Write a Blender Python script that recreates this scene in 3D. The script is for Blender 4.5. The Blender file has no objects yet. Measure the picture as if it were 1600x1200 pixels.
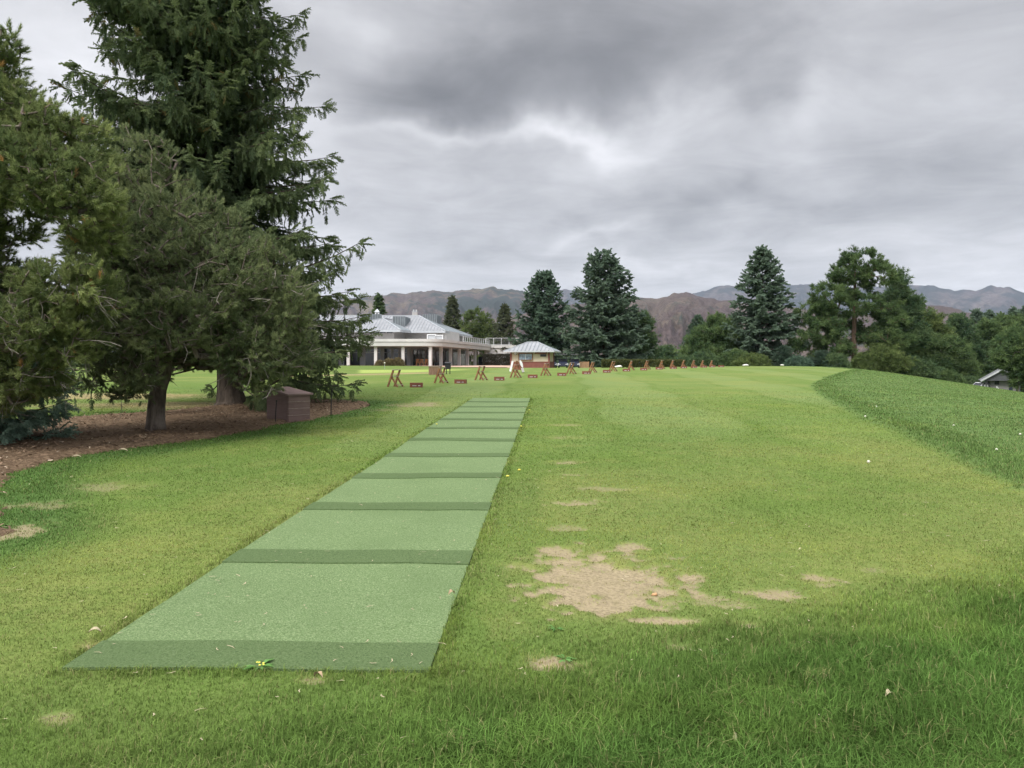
import bpy, math, random
import numpy as np
from mathutils import Vector
R = math.radians
SC = bpy.context.scene
COL = SC.collection
rng = np.random.default_rng(11)
random.seed(5)
CAMZ, HOR, FPX = 1.6, 571.0, 1200.0

# ------------------------------------------------------------------ numeric helpers
def sstep(a, b, x):
    t = np.clip((x - a) / (b - a), 0, 1)
    return t * t * (3 - 2 * t)

_py = np.array([-200, -60, 0, 30, 45, 60, 74, 90, 115, 200, 20000.])
_pz = np.array([-1.6, -1.0, 0, .70, 1.03, 1.31, 1.47, 1.55, 1.60, 1.6, 1.6])

def terrain(x, y):
    """height of the ground: a lawn that climbs to a tee plateau, falls off to the right and dips by the kiosk"""
    P = 0
    for o in (-6, -3, 0, 3, 6):
        P = P + np.interp(y + o, _py, _pz) / 5
    P = P - P0
    x0 = 17.3 + np.maximum(y - 34, 0) * .40
    q = (x - x0) / 2.5
    s = np.where(q > 20, q, np.log1p(np.exp(np.minimum(q, 20)))) * 2.5 * .162
    drop = 8 * np.tanh(s / 8)
    dip = .33 * np.exp(-((x - 5) / 17) ** 2 - ((y - 102) / 24) ** 2)
    back = np.minimum(.045 * np.maximum(y - 96, 0), 3.5) / (1 + np.exp(-np.clip((x - x0 - 5) / 4, -30, 30)))
    far = sstep(1500, 4000, np.hypot(x, y)) * 4
    return P - drop - dip - back - far
P0 = 0.0
P0 = float(terrain(np.array([0.]), np.array([0.]))[0])

def Hz(x, y):
    return float(terrain(np.array([float(x)]), np.array([float(y)]))[0])

def unproj(px, py):
    """where a line of sight in the survey photograph meets the terrain"""
    u = (px - 800) / FPX
    ys = np.concatenate([np.linspace(2, 40, 1900), np.linspace(40.05, 160, 1200)])
    lines = HOR + FPX * (CAMZ - terrain(u * ys, ys)) / ys
    i = np.argmax(lines <= py)
    if lines[i] > py:
        i = len(ys) - 1
    return u * ys[i], ys[i]

def at(px, py, d):
    return ((px - 800) / FPX * d, d, CAMZ + (HOR - py) * d / FPX)

def _hash(ix, iy, seed):
    n = (ix.astype(np.int64) * 374761393 + iy.astype(np.int64) * 668265263 + seed * 1442695041) & 0xffffffff
    n = ((n ^ (n >> 13)) * 1274126177) & 0xffffffff
    return ((n ^ (n >> 16)) & 0xffff) / 65535.0

def vnoise(x, y, seed=0):
    ix, iy = np.floor(x), np.floor(y)
    fx, fy = x - ix, y - iy
    fx = fx * fx * (3 - 2 * fx); fy = fy * fy * (3 - 2 * fy)
    a = _hash(ix, iy, seed); b = _hash(ix + 1, iy, seed)
    c = _hash(ix, iy + 1, seed); d = _hash(ix + 1, iy + 1, seed)
    return (a * (1 - fx) + b * fx) * (1 - fy) + (c * (1 - fx) + d * fx) * fy

def fbm(x, y, seed=0, octs=4):
    s, a, t = 0, .5, 0
    for o in range(octs):
        s = s + a * vnoise(x * 2 ** o + 17.3 * o, y * 2 ** o - 9.1 * o, seed + o)
        t += a; a *= .55
    return s / t

def seg_dist(x, y, pts):
    d = np.full(x.shape, 1e9)
    for (x0, y0), (x1, y1) in zip(pts[:-1], pts[1:]):
        dx, dy = x1 - x0, y1 - y0
        t = np.clip(((x - x0) * dx + (y - y0) * dy) / (dx * dx + dy * dy + 1e-9), 0, 1)
        d = np.minimum(d, np.hypot(x - x0 - t * dx, y - y0 - t * dy))
    return d

def in_poly(x, y, pts):
    c = np.zeros(x.shape, bool)
    n = len(pts)
    for i in range(n):
        x0, y0 = pts[i]; x1, y1 = pts[(i + 1) % n]
        if y0 == y1:
            continue
        cond = ((y0 > y) != (y1 > y)) & (x < (x1 - x0) * (y - y0) / (y1 - y0) + x0)
        c ^= cond
    return c

def poly_sd(x, y, pts):
    d = seg_dist(x, y, list(pts) + [pts[0]])
    return np.where(in_poly(x, y, pts), d, -d)

# ------------------------------------------------------------------ mesh helpers
class MB:
    def __init__(self):
        self.v, self.q, self.t, self.n, self.a = [], [], [], 0, []
    def add(self, V, quads=None, tris=None, tint=0.5):
        V = np.asarray(V, float).reshape(-1, 3)
        if quads is not None and len(quads):
            self.q.append(np.asarray(quads, np.int64).reshape(-1, 4) + self.n)
        if tris is not None and len(tris):
            self.t.append(np.asarray(tris, np.int64).reshape(-1, 3) + self.n)
        self.v.append(V); self.n += len(V)
        self.a.append(np.broadcast_to(np.asarray(tint, float), (len(V),)).copy())
    def box(self, cx, cy, cz, sx, sy, sz, rz=0.0, tint=.5, fr=None):
        c, s = math.cos(rz), math.sin(rz)
        P = np.array([(x, y, z) for z in (-.5, .5) for x, y in ((-.5, -.5), (.5, -.5), (.5, .5), (-.5, .5))]) * (sx, sy, sz)
        Q = np.stack([P[:, 0] * c - P[:, 1] * s + cx, P[:, 0] * s + P[:, 1] * c + cy, P[:, 2] + cz], 1)
        if fr is not None:
            Q = fr(Q)
        self.add(Q, [(0, 3, 2, 1), (4, 5, 6, 7), (0, 1, 5, 4), (1, 2, 6, 5), (2, 3, 7, 6), (3, 0, 4, 7)], tint=tint)
    def bar(self, a, b, w, h, up=(0, 0, 1), tint=.5):
        a, b = Vector(a), Vector(b); d = (b - a).normalized()
        s = d.cross(Vector(up))
        if s.length < 1e-4: s = d.cross(Vector((1, 0, 0)))
        s.normalize(); n = s.cross(d)
        P = []
        for p in (a, b):
            for i, j in ((-1, -1), (1, -1), (1, 1), (-1, 1)):
                P.append(p + s * (i * w / 2) + n * (j * h / 2))
        self.add([tuple(p) for p in P], [(0, 3, 2, 1), (4, 5, 6, 7), (0, 1, 5, 4), (1, 2, 6, 5), (2, 3, 7, 6), (3, 0, 4, 7)], tint=tint)
    def tube(self, pts, rad, n=8, cap=True, tint=.5):
        pts = np.asarray(pts, float); m = len(pts)
        rad = np.broadcast_to(np.asarray(rad, float), (m,))
        T = np.gradient(pts, axis=0); T /= np.linalg.norm(T, axis=1)[:, None] + 1e-9
        ref = np.array([1., 0, 0]) if abs(T[0][0]) < .8 else np.array([0, 1., 0])
        S = np.cross(T, ref); S /= np.linalg.norm(S, axis=1)[:, None] + 1e-9
        N = np.cross(T, S)
        a = np.arange(n) * 2 * math.pi / n
        V = pts[:, None] + rad[:, None, None] * (np.cos(a)[None, :, None] * S[:, None] + np.sin(a)[None, :, None] * N[:, None])
        i = np.arange(m - 1)[:, None] * n; j = np.arange(n)[None]; k = (j + 1) % n
        q = np.stack([i + j, i + k, i + n + k, i + n + j], -1).reshape(-1, 4)
        tr = []
        V = V.reshape(-1, 3)
        if cap:
            V = np.vstack([V, pts[:1], pts[-1:]])
            for e in range(n):
                tr.append((e, m * n, (e + 1) % n)); tr.append(((m - 1) * n + e, (m - 1) * n + (e + 1) % n, m * n + 1))
        self.add(V, q, tr, tint)
    def prism(self, poly, z0, z1, tint=.5):
        n = len(poly)
        V = [(x, y, z0) for x, y in poly] + [(x, y, z1) for x, y in poly]
        q = [(i, (i + 1) % n, n + (i + 1) % n, n + i) for i in range(n)]
        base = self.n
        self.add(V, q, tint=tint)
        # caps as fans round the centroid
        cx = sum(p[0] for p in poly) / n; cy = sum(p[1] for p in poly) / n
        self.add([(x, y, z1) for x, y in poly] + [(cx, cy, z1)], tris=[(i, (i + 1) % n, n) for i in range(n)], tint=tint)
        self.add([(x, y, z0) for x, y in poly] + [(cx, cy, z0)], tris=[((i + 1) % n, i, n) for i in range(n)], tint=tint)
    def ball(self, c, r, nu=10, nv=6, sz=1.0, tint=.5):
        V = [(c[0], c[1], c[2] + r * sz)]; q = []; t = []
        for i in range(1, nv):
            th = math.pi * i / nv
            for j in range(nu):
                ph = 2 * math.pi * j / nu
                V.append((c[0] + r * math.sin(th) * math.cos(ph), c[1] + r * math.sin(th) * math.sin(ph), c[2] + r * sz * math.cos(th)))
        V.append((c[0], c[1], c[2] - r * sz)); L = len(V) - 1
        for j in range(nu):
            k = (j + 1) % nu
            t.append((0, 1 + j, 1 + k)); t.append((L, 1 + (nv - 2) * nu + k, 1 + (nv - 2) * nu + j))
            for i in range(nv - 2):
                q.append((1 + i * nu + j, 1 + (i + 1) * nu + j, 1 + (i + 1) * nu + k, 1 + i * nu + k))
        self.add(V, q, t, tint)
    def build(self, name, mat, parent=None, smooth=False, attrs=None):
        me = bpy.data.meshes.new(name)
        V = np.vstack(self.v).astype(np.float32)
        q = np.vstack(self.q) if self.q else np.zeros((0, 4), np.int64)
        t = np.vstack(self.t) if self.t else np.zeros((0, 3), np.int64)
        me.vertices.add(len(V)); me.vertices.foreach_set('co', V.ravel())
        loops = np.concatenate([q.ravel(), t.ravel()]).astype(np.int32)
        me.loops.add(len(loops)); me.loops.foreach_set('vertex_index', loops)
        start = np.concatenate([np.arange(len(q)) * 4, len(q) * 4 + np.arange(len(t)) * 3]).astype(np.int32)
        me.polygons.add(len(start)); me.polygons.foreach_set('loop_start', start)
        me.polygons.foreach_set('use_smooth', np.full(len(start), smooth, bool))
        me.update(calc_edges=True)
        at_ = me.attributes.new('tint', 'FLOAT', 'POINT')
        at_.data.foreach_set('value', np.concatenate(self.a).astype(np.float32))
        for k, arr in (attrs or {}).items():
            if arr.ndim == 2:
                ca = me.attributes.new(k, 'FLOAT_COLOR', 'POINT')
                ca.data.foreach_set('color', np.hstack([arr, np.ones((len(arr), 1))]).astype(np.float32).ravel())
        me.validate()
        if mat: me.materials.append(mat)
        o = bpy.data.objects.new(name, me); COL.objects.link(o)
        if parent is not None: o.parent = parent
        return o

def tag(o, label=None, cat=None, group=None, kind=None):
    if label: o['label'] = label
    if cat: o['category'] = cat
    if group: o['group'] = group
    if kind: o['kind'] = kind
    return o

def thing(name, label, cat, loc=(0, 0, 0), rz=0.0, group=None):
    o = bpy.data.objects.new(name, None); COL.objects.link(o)
    o.location = loc; o.rotation_euler = (0, 0, rz); o.empty_display_size = .2
    return tag(o, label, cat, group)

def dup(root, loc, rz, label, scale=None):
    r = root.copy(); COL.objects.link(r); r.location = loc; r.rotation_euler = (0, 0, rz); r['label'] = label
    if scale: r.scale = scale
    for ch in list(root.children):
        c = ch.copy(); COL.objects.link(c); c.parent = r
        for g in list(ch.children):
            d = g.copy(); COL.objects.link(d); d.parent = c
    return r

# ------------------------------------------------------------------ materials
class NT:
    """small node-tree writer"""
    def __init__(self, name, world=False):
        if world:
            self.m = bpy.data.worlds.new(name)
        else:
            self.m = bpy.data.materials.new(name)
        self.m.use_nodes = True
        self.t = self.m.node_tree; self.t.nodes.clear()
    def n(self, typ, **kw):
        nd = self.t.nodes.new(typ)
        ins = kw.pop('ins', {})
        for k, v in kw.items(): setattr(nd, k, v)
        for k, v in ins.items():
            s = nd.inputs[k]
            if hasattr(v, 'is_output') or isinstance(v, bpy.types.NodeSocket): self.t.links.new(v, s)
            else: s.default_value = v
        return nd
    def link(self, a, b): self.t.links.new(a, b)
    def math(self, op, a, b=None, c=None, clamp=False):
        nd = self.n('ShaderNodeMath', operation=op, use_clamp=clamp)
        for i, v in enumerate((a, b, c)):
            if v is None: continue
            if isinstance(v, bpy.types.NodeSocket): self.link(v, nd.inputs[i])
            else: nd.inputs[i].default_value = v
        return nd.outputs[0]
    def mix(self, f, a, b, mode='MIX'):
        nd = self.n('ShaderNodeMix', data_type='RGBA', blend_type=mode, clamp_factor=True)
        for s, v in ((nd.inputs[0], f), (nd.inputs[6], a), (nd.inputs[7], b)):
            if isinstance(v, bpy.types.NodeSocket): self.link(v, s)
            elif isinstance(v, (int, float)): s.default_value = v
            else: s.default_value = (*v, 1) if len(v) == 3 else v
        return nd.outputs[2]
    def noise(self, vec, scale, detail=3, rough=.55, dist=0.0, d='3D'):
        nd = self.n('ShaderNodeTexNoise', noise_dimensions=d)
        if vec is not None: self.link(vec, nd.inputs['Vector'])
        nd.inputs['Scale'].default_value = scale; nd.inputs['Detail'].default_value = detail
        nd.inputs['Roughness'].default_value = rough; nd.inputs['Distortion'].default_value = dist
        return nd.outputs[0]
    def ramp(self, f, lo, hi):
        nd = self.n('ShaderNodeMapRange', interpolation_type='SMOOTHSTEP')
        self.link(f, nd.inputs[0]); nd.inputs[1].default_value = lo; nd.inputs[2].default_value = hi
        return nd.outputs[0]
    def obj(self): return self.n('ShaderNodeTexCoord').outputs['Object']
    def pos(self): return self.n('ShaderNodeNewGeometry').outputs['Position']
    def scaled(self, vec, s):
        nd = self.n('ShaderNodeMapping'); self.link(vec, nd.inputs[0]); nd.inputs['Scale'].default_value = s
        return nd.outputs[0]
    def principled(self, col, rough=.8, spec=.25, bump=None, bstr=.3, bdist=.02, metal=0.0, **kw):
        p = self.n('ShaderNodeBsdfPrincipled')
        for s, v in (('Base Color', col), ('Roughness', rough), ('Specular IOR Level', spec), ('Metallic', metal)):
            if isinstance(v, bpy.types.NodeSocket): self.link(v, p.inputs[s])
            elif s == 'Base Color': p.inputs[s].default_value = (*v, 1)
            else: p.inputs[s].default_value = v
        if bump is not None:
            b = self.n('ShaderNodeBump'); b.inputs['Strength'].default_value = bstr; b.inputs['Distance'].default_value = bdist
            self.link(bump, b.inputs['Height']); self.link(b.outputs[0], p.inputs['Normal'])
        o = self.n('ShaderNodeOutputMaterial'); self.link(p.outputs[0], o.inputs[0])
        return p

def mat_plain(name, col, rough=.7, var=.18, scale=6.0, spec=.3, metal=0.0, bump=.15, bdist=.01, stretch=(1, 1, 1), fine=60):
    t = NT(name); v = t.scaled(t.obj(), stretch)
    a = t.noise(v, scale, 4); b = t.noise(v, fine, 3)
    c = t.mix(t.ramp(a, .3, .7), tuple(x * (1 - var) for x in col), tuple(min(1, x * (1 + var)) for x in col))
    c = t.mix(t.math('MULTIPLY', t.ramp(b, .35, .75), var), c, tuple(x * .55 for x in col))
    t.principled(c, rough, spec, b, bump, bdist, metal)
    return t.m

def mat_leaf(name, dark, light, tan=None, transl=.35, clump=.9):
    t = NT(name)
    at_ = t.n('ShaderNodeAttribute', attribute_name='tint').outputs['Fac']
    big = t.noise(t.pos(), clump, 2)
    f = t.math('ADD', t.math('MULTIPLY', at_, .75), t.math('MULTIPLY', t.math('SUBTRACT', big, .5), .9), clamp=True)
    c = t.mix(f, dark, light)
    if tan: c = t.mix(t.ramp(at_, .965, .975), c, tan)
    d = t.n('ShaderNodeBsdfDiffuse'); t.link(c, d.inputs[0])
    g = t.n('ShaderNodeBsdfTranslucent'); t.link(c, g.inputs[0])
    m = t.n('ShaderNodeMixShader'); m.inputs[0].default_value = transl
    t.link(d.outputs[0], m.inputs[1]); t.link(g.outputs[0], m.inputs[2])
    o = t.n('ShaderNodeOutputMaterial'); t.link(m.outputs[0], o.inputs[0])
    return t.m

def mat_bark(name, a, b, scale=9):
    t = NT(name); v = t.scaled(t.obj(), (1, 1, .25))
    n1 = t.noise(v, scale, 5, .65, .4); n2 = t.noise(v, scale * 5, 3)
    c = t.mix(t.ramp(n1, .35, .65), a, b)
    c = t.mix(t.math('MULTIPLY', n2, .5), c, tuple(x * .5 for x in a))
    t.principled(c, .9, .1, n1, .9, .03)
    return t.m

def mat_wood(name, a, b, axis=(1, 1, 12), rough=.7):
    t = NT(name); v = t.scaled(t.obj(), axis)
    n1 = t.noise(v, 3, 5, .6, .6); n2 = t.noise(t.obj(), 2.2, 3)
    c = t.mix(t.ramp(n1, .3, .7), a, b)
    c = t.mix(t.math('MULTIPLY', t.ramp(n2, .45, .8), .5), c, tuple(x * .5 for x in a))
    t.principled(c, rough, .25, n1, .3, .004)
    return t.m

M = {}
M['bark'] = mat_bark('pine_bark', (.09, .07, .058), (.22, .185, .155))
M['bark_spruce'] = mat_bark('spruce_bark', (.05, .04, .032), (.12, .095, .075))
M['bark_red'] = mat_bark('ponderosa_bark', (.06, .042, .032), (.135, .09, .065), 4)
M['dead'] = mat_plain('dead_twig_wood', (.25, .22, .19), .9, .3, 9, .1)
M['leaf_pinyon'] = mat_leaf('pinyon_needles', (0.110, 0.144, 0.071), (0.321, 0.356, 0.166))
M['leaf_pine'] = mat_leaf('pine_needles', (0.111, 0.150, 0.062), (0.364, 0.406, 0.157), (.42, .25, .10))
M['leaf_spruce'] = mat_leaf('spruce_needles', (0.066, 0.100, 0.056), (0.229, 0.276, 0.123), (.16, .14, .06))
M['leaf_blue'] = mat_leaf('blue_spruce_needles', (0.062, 0.098, 0.072), (0.200, 0.267, 0.186), clump=.5)
M['leaf_bluegreen'] = mat_leaf('bluish_green_needles', (0.048, 0.083, 0.062), (0.158, 0.233, 0.155), clump=.5)
M['leaf_foreblue'] = mat_leaf('fresh_blue_green_needles', (.12, .19, .145), (.32, .43, .33))
M['leaf_ponderosa'] = mat_leaf('ponderosa_needles', (0.055, 0.095, 0.043), (0.182, 0.243, 0.090), clump=.35)
M['leaf_brownish'] = mat_leaf('brownish_spruce_needles', (.05, .07, .045), (.17, .185, .10), clump=.5)
M['leaf_light'] = mat_leaf('light_green_needles', (.07, .105, .04), (.21, .255, .09), clump=.5)
M['leaf_deep'] = mat_leaf('deep_green_needles', (0.047, 0.086, 0.047), (0.163, 0.221, 0.091), clump=.4)
M['leaf_hedge'] = mat_leaf('hedge_leaves', (.05, .06, .025), (.18, .19, .07))
M['leaf_twiggy'] = mat_leaf('bare_hedge_twigs', (.045, .045, .033), (.13, .12, .09))
M['leaf_ornamental'] = mat_leaf('ornamental_grass_leaves', (.12, .09, .05), (.32, .27, .14))
M['leaf_weed'] = mat_leaf('weed_leaves', (.09, .20, .05), (.20, .36, .12))
M['petal_yellow'] = mat_plain('yellow_petals', (.55, .48, .08), .7, .1)
M['white_ball'] = mat_plain('golf_ball_white', (.52, .50, .41), .35, .04)
M['roof_metal'] = None
M['wall'] = mat_plain('grey_stucco', (.36, .345, .335), .9, .07, 1.2, .2, fine=30, bdist=.004)
M['wall_shadow'] = mat_plain('shaded_wall_stucco', (.27, .27, .28), .9, .08, 1.0, .2, fine=30)  # darker copy of the wall stucco, porch shade worked into its colour
M['white'] = mat_plain('white_stucco', (.49, .475, .46), .85, .05, .8, .2, fine=30, bdist=.004)
M['fascia'] = mat_plain('pale_fascia', (.45, .44, .42), .8, .05, .5, .25, fine=25, bdist=.003)
M['soffit'] = mat_plain('soffit_boards', (.40, .39, .38), .9, .06, 1)
M['screen'] = None
M['glass'] = None
M['red'] = mat_plain('dark_red_paint', (.17, .06, .045), .65, .12, 3, .3)
M['cream'] = mat_plain('cream_stucco', (.46, .40, .30), .85, .06, 1.5, .2, fine=30)
M['teak'] = mat_wood('teak_wood', (.26, .11, .045), (.40, .19, .085))
M['stand'] = mat_wood('stained_stand_wood', (.12, .058, .028), (.25, .125, .058), (6, 6, 1.5))
M['rail'] = mat_wood('weathered_rail_wood', (.24, .19, .15), (.40, .33, .27), (2, 9, 9))
M['redwood'] = mat_wood('red_stained_board', (.13, .045, .03), (.22, .085, .055), (2, 9, 9))
M['bin'] = mat_wood('bin_slats', (.14, .085, .055), (.24, .15, .10), (9, 9, 1))
M['fence'] = mat_wood('cedar_boards', (.22, .13, .075), (.34, .21, .12), (9, 9, 1))
M['black'] = mat_plain('black_plastic', (.012, .012, .014), .45, .2, 5, .4)
M['black_iron'] = mat_plain('black_iron', (.018, .017, .017), .6, .2, 9)
M['white_paint'] = mat_plain('white_paint', (.60, .60, .60), .5, .05, 3, .4)
M['grey_paint'] = mat_plain('grey_paint', (.36, .37, .38), .5, .08, 3, .4)
M['darkblue'] = mat_plain('dark_blue_vinyl', (.012, .016, .035), .5, .2, 4, .4)
M['tyre'] = mat_plain('rubber', (.015, .015, .015), .85, .2, 9)
M['concrete'] = mat_plain('pink_concrete', (.42, .29, .22), .9, .08, .6, .2, fine=12)
M['hutgrey'] = mat_wood('grey_hut_boards', (.14, .135, .13), (.21, .205, .20), (1, 1, 9))
M['hutroof'] = mat_plain('grey_shingles', (.13, .135, .14), .9, .15, 5)
M['hutdark'] = mat_wood('dark_gable_boards', (.05, .053, .056), (.085, .088, .092), (9, 9, 1))
M['stone'] = mat_plain('pale_stone', (.62, .60, .55), .9, .1, 3)
M['orange'] = mat_plain('orange_clay', (.46, .27, .14), .8, .2, 20)

def mat_glass():
    t = NT('dark_glazing'); n = t.noise(t.obj(), .35, 3)
    c = t.mix(t.ramp(n, .4, .7), (.012, .014, .018), (.035, .04, .05))
    t.principled(c, .08, .5); return t.m
M['glass'] = mat_glass()
M['glass_kiosk'] = mat_plain('pale_window_glass', (.17, .22, .27), .12, .5, 2.2, .5, bump=0)

def mat_metal_roof():
    t = NT('standing_seam_metal')
    n = t.noise(t.obj(), .7, 4); n2 = t.noise(t.scaled(t.obj(), (6, 1, 6)), 3, 3)
    c = t.mix(t.ramp(n, .3, .7), (.225, .23, .24), (.285, .29, .305))
    c = t.mix(t.math('MULTIPLY', n2, .25), c, (.20, .215, .23))
    t.principled(c, .5, .4, metal=.1); return t.m
M['roof_metal'] = mat_metal_roof()
M['seam'] = mat_plain('seam_metal', (.25, .28, .30), .5, .1, 1, .4, metal=.2)
M['screen'] = mat_plain('dark_ribbed_metal', (.125, .14, .15), .55, .1, 1.0, .4, metal=.2)
M['trimroof'] = mat_plain('roof_edge_metal', (.38, .40, .42), .5, .06, 1, .4, metal=.2)

# ------------------------------------------------------------------ site layout measured on the terrain
def UP(lst): return [unproj(px, py) for px, py in lst]
ROUGH_LINE = UP([(1335, 578), (1292, 589), (1266, 602), (1284, 620), (1340, 650), (1430, 690), (1520, 730), (1600, 766)])
(_xa, _ya), (_xb, _yb) = ROUGH_LINE[-2], ROUGH_LINE[-1]
ROUGH_POLY = [(ROUGH_LINE[0][0] + 2, 130)] + ROUGH_LINE + [(_xb + 1.6, _yb - 2.2), (_xb + 2.3, _yb - 5), (90, 0), (400, 60), (400, 150)]
FRONT_LINE = UP([(-300, 1150), (120, 1130), (420, 1075), (690, 1052), (840, 1030), (1000, 1012), (1130, 1010), (1300, 975), (1450, 945), (1600, 905), (1800, 850), (2200, 800)])
FRONT_POLY = FRONT_LINE + [(12, 3), (12, -20), (-12, -20), (-12, 2.4)]
MULCH_IN = [(-260, 700), (-40, 667), (60, 657), (160, 650), (250, 643.5), (345, 635), (420, 629), (480, 626), (540, 626.5), (582, 629), (578, 634), (545, 643), (520, 648),
            (480, 657), (440, 663), (395, 674), (340, 685), (290, 692), (230, 700), (170, 706), (110, 716), (60, 727), (22, 741), (8, 760), (2, 782), (-20, 840), (-260, 900)]
MULCH = UP(MULCH_IN)
GREEN = UP([(560, 578), (640, 577.8), (700, 577.2), (740, 577.6), (690, 580), (640, 582), (560, 583)])
CARTPATH = UP([(380, 590), (480, 587), (560, 585.5), (620, 584), (672, 582.5)])
PATIO = [(-60, 116), (-13, 112.5), (-7, 88), (1.5, 86), (3, 92), (3, 150), (-60, 150)]
# mat strip
ML0, MR0 = np.array([-2.244, 3.83]), np.array([-.414, 3.83])
MDIR = np.array([.0485, 1.0])
MAT_N, MAT_P = 11, 1.878
MAT_Y1 = 3.83 + MAT_N * MAT_P
MATPOLY = [tuple(ML0), tuple(MR0), tuple(MR0 + MDIR * (MAT_Y1 - 3.83)), tuple(ML0 + MDIR * (MAT_Y1 - 3.83))]
DIRT = [(948, 905, 122, 50, 1.15), (1010, 915, 80, 26, .8), (905, 787, 60, 5, .75), (950, 765, 50, 4, .5), (868, 859, 26, 6, .9), (985, 857, 30, 8, .9), (1205, 925, 50, 11, .85), (1120, 940, 60, 12, .6),
        (1038, 970, 60, 8, .95), (1275, 903, 38, 9, .8), (870, 1038, 46, 12, .9), (1166, 975, 28, 5, .9), (1060, 1010, 34, 5, .6), (1268, 1058, 26, 6, .7),
        (15, 832, 45, 18, .75), (655, 632, 48, 4, .7), (600, 640, 40, 3, .4), (882, 722, 30, 4, .6), (880, 684, 34, 2.5, .5), (880, 664, 30, 2, .45), (905, 742, 30, 2.5, .5),
        (95, 1125, 40, 16, .5), (140, 1010, 24, 7, .9), (490, 1062, 26, 6, .6), (160, 762, 70, 8, .45), (890, 825, 40, 5, .5), (60, 790, 60, 8, .5), (1370, 890, 30, 6, .4)]
DIRT_W = []
for px, py, rx, ry, s in DIRT:
    x, y = unproj(px, py); x1, _ = unproj(px + rx, py); _, y1 = unproj(px, py - ry); _, y2 = unproj(px, py + ry)
    DIRT_W.append((x, y, abs(x1 - x), abs(y1 - y2) / 2, s))

def masks(x, y):
    m = {}
    n1 = fbm(x * .55, y * .55, 3); n2 = fbm(x * 2.3, y * 2.3, 9); n3 = fbm(x * .13, y * .13, 21); n4 = fbm(x * 9, y * 9, 31, 3)
    dirt = np.zeros(x.shape); halo = np.zeros(x.shape)
    near = y < 60
    for (cx, cy, rx, ry, s) in DIRT_W:
        r = np.hypot((x - cx) / rx, (y - cy) / ry)
        v = (1.22 - r) + (n2 - .5) * .9 + (n4 - .5) * 1.7
        dirt = np.maximum(dirt, sstep(.0, .85, v) * s * (r < 2.2))
        halo = np.maximum(halo, sstep(-.75, .35, 1.0 - r + (n2 - .5) * .9) * min(1, s))
    sd_r = poly_sd(x, y, ROUGH_POLY)
    rough = sstep(-.12, .18, sd_r + (n2 - .5) * .5)
    edge = np.exp(-((sd_r - .45) / .5) ** 2) * (sd_r > -.1)
    sd_f = poly_sd(x, y, FRONT_POLY)
    front = sstep(-.75, .75, sd_f + (n1 - .5) * 1.5 + (n2 - .5) * .8) * (.45 + .55 * sstep(-1.6, .4, x))
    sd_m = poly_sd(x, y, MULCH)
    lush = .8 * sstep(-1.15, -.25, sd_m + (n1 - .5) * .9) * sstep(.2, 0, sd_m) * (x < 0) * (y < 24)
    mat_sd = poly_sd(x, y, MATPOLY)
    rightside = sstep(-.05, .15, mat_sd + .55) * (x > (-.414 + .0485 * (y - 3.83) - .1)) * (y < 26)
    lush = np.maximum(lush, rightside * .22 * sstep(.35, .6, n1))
    dry = sstep(.46, .68, n1 * .55 + n3 * .45) * .6
    dry = np.maximum(dry, sstep(.55, .75, n2) * .35)
    # left lawn beside the mats is thin and straw-flecked, as is the strip right of the mats
    dry = np.maximum(dry, halo * .85)
    dry = np.maximum(dry, sstep(-2.6, -1.2, sd_f) * sstep(.2, -.5, sd_f) * sstep(.5, 2.0, x) * (.25 + .6 * n1))
    dry = dry * (1 - .8 * np.maximum(rough, front)) * (1 - lush)
    dxl = x - (.6 + .10 * (y - 6))
    stripe = np.where(y > 0, np.sin((x - .06 * y - 1.0) * 2 * math.pi / 6.0), 0)
    stripe = np.tanh(stripe * 2.2) * .5 + .5
    cross = np.tanh(2 * np.sin((y + .35 * x) * 2 * math.pi / 9.0 + 1.5 * n3)) * .5 + .5
    wmow = sstep(9, 18, y) * (x > -3) * (1 - rough)
    stripe = .5 + (stripe * .62 + cross * .22 - .42) * wmow * 1.1
    sd_g = poly_sd(x, y, GREEN)
    green = sstep(-.2, .3, sd_g)
    straw = sstep(1.9, .4, np.hypot((x + 9.5) / 2.6, (y - 21.5) / 1.0) + (n1 - .5) * 2) * (sd_m < 0) + sstep(1.5, .6, np.hypot((x + 15) / 6, (y - 25.5) / 1.5) + (n1 - .5) * 2)
    pd = seg_dist(x, y, CARTPATH)
    straw = np.clip(np.maximum(straw, sstep(1.6, .5, pd)), 0, 1)
    far = sstep(150, 300, np.hypot(x, y))
    under = sstep(0, .3, sd_m)
    return dict(dry=dry, dirt=dirt, rough=rough, edge=edge, front=front, lush=lush, stripe=stripe, green=green, straw=straw, far=far, under=under, n2=n2, mat=mat_sd)

C_BASE = np.array((.100, .152, .036)); C_DRY = np.array((.172, .194, .060)); C_DIRT = np.array((.305, .25, .155)); C_ROUGH = np.array((.098, .153, .049))
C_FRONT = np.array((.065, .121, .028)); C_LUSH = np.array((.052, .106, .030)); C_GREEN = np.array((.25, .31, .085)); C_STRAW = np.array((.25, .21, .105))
C_SL = np.array((.140, .192, .062)); C_SD = np.array((.106, .160, .036)); C_FAR = np.array((.09, .085, .05)); C_MULCH = np.array((.14, .095, .058)); C_EDGE = np.array((.078, .128, .036))

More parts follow.
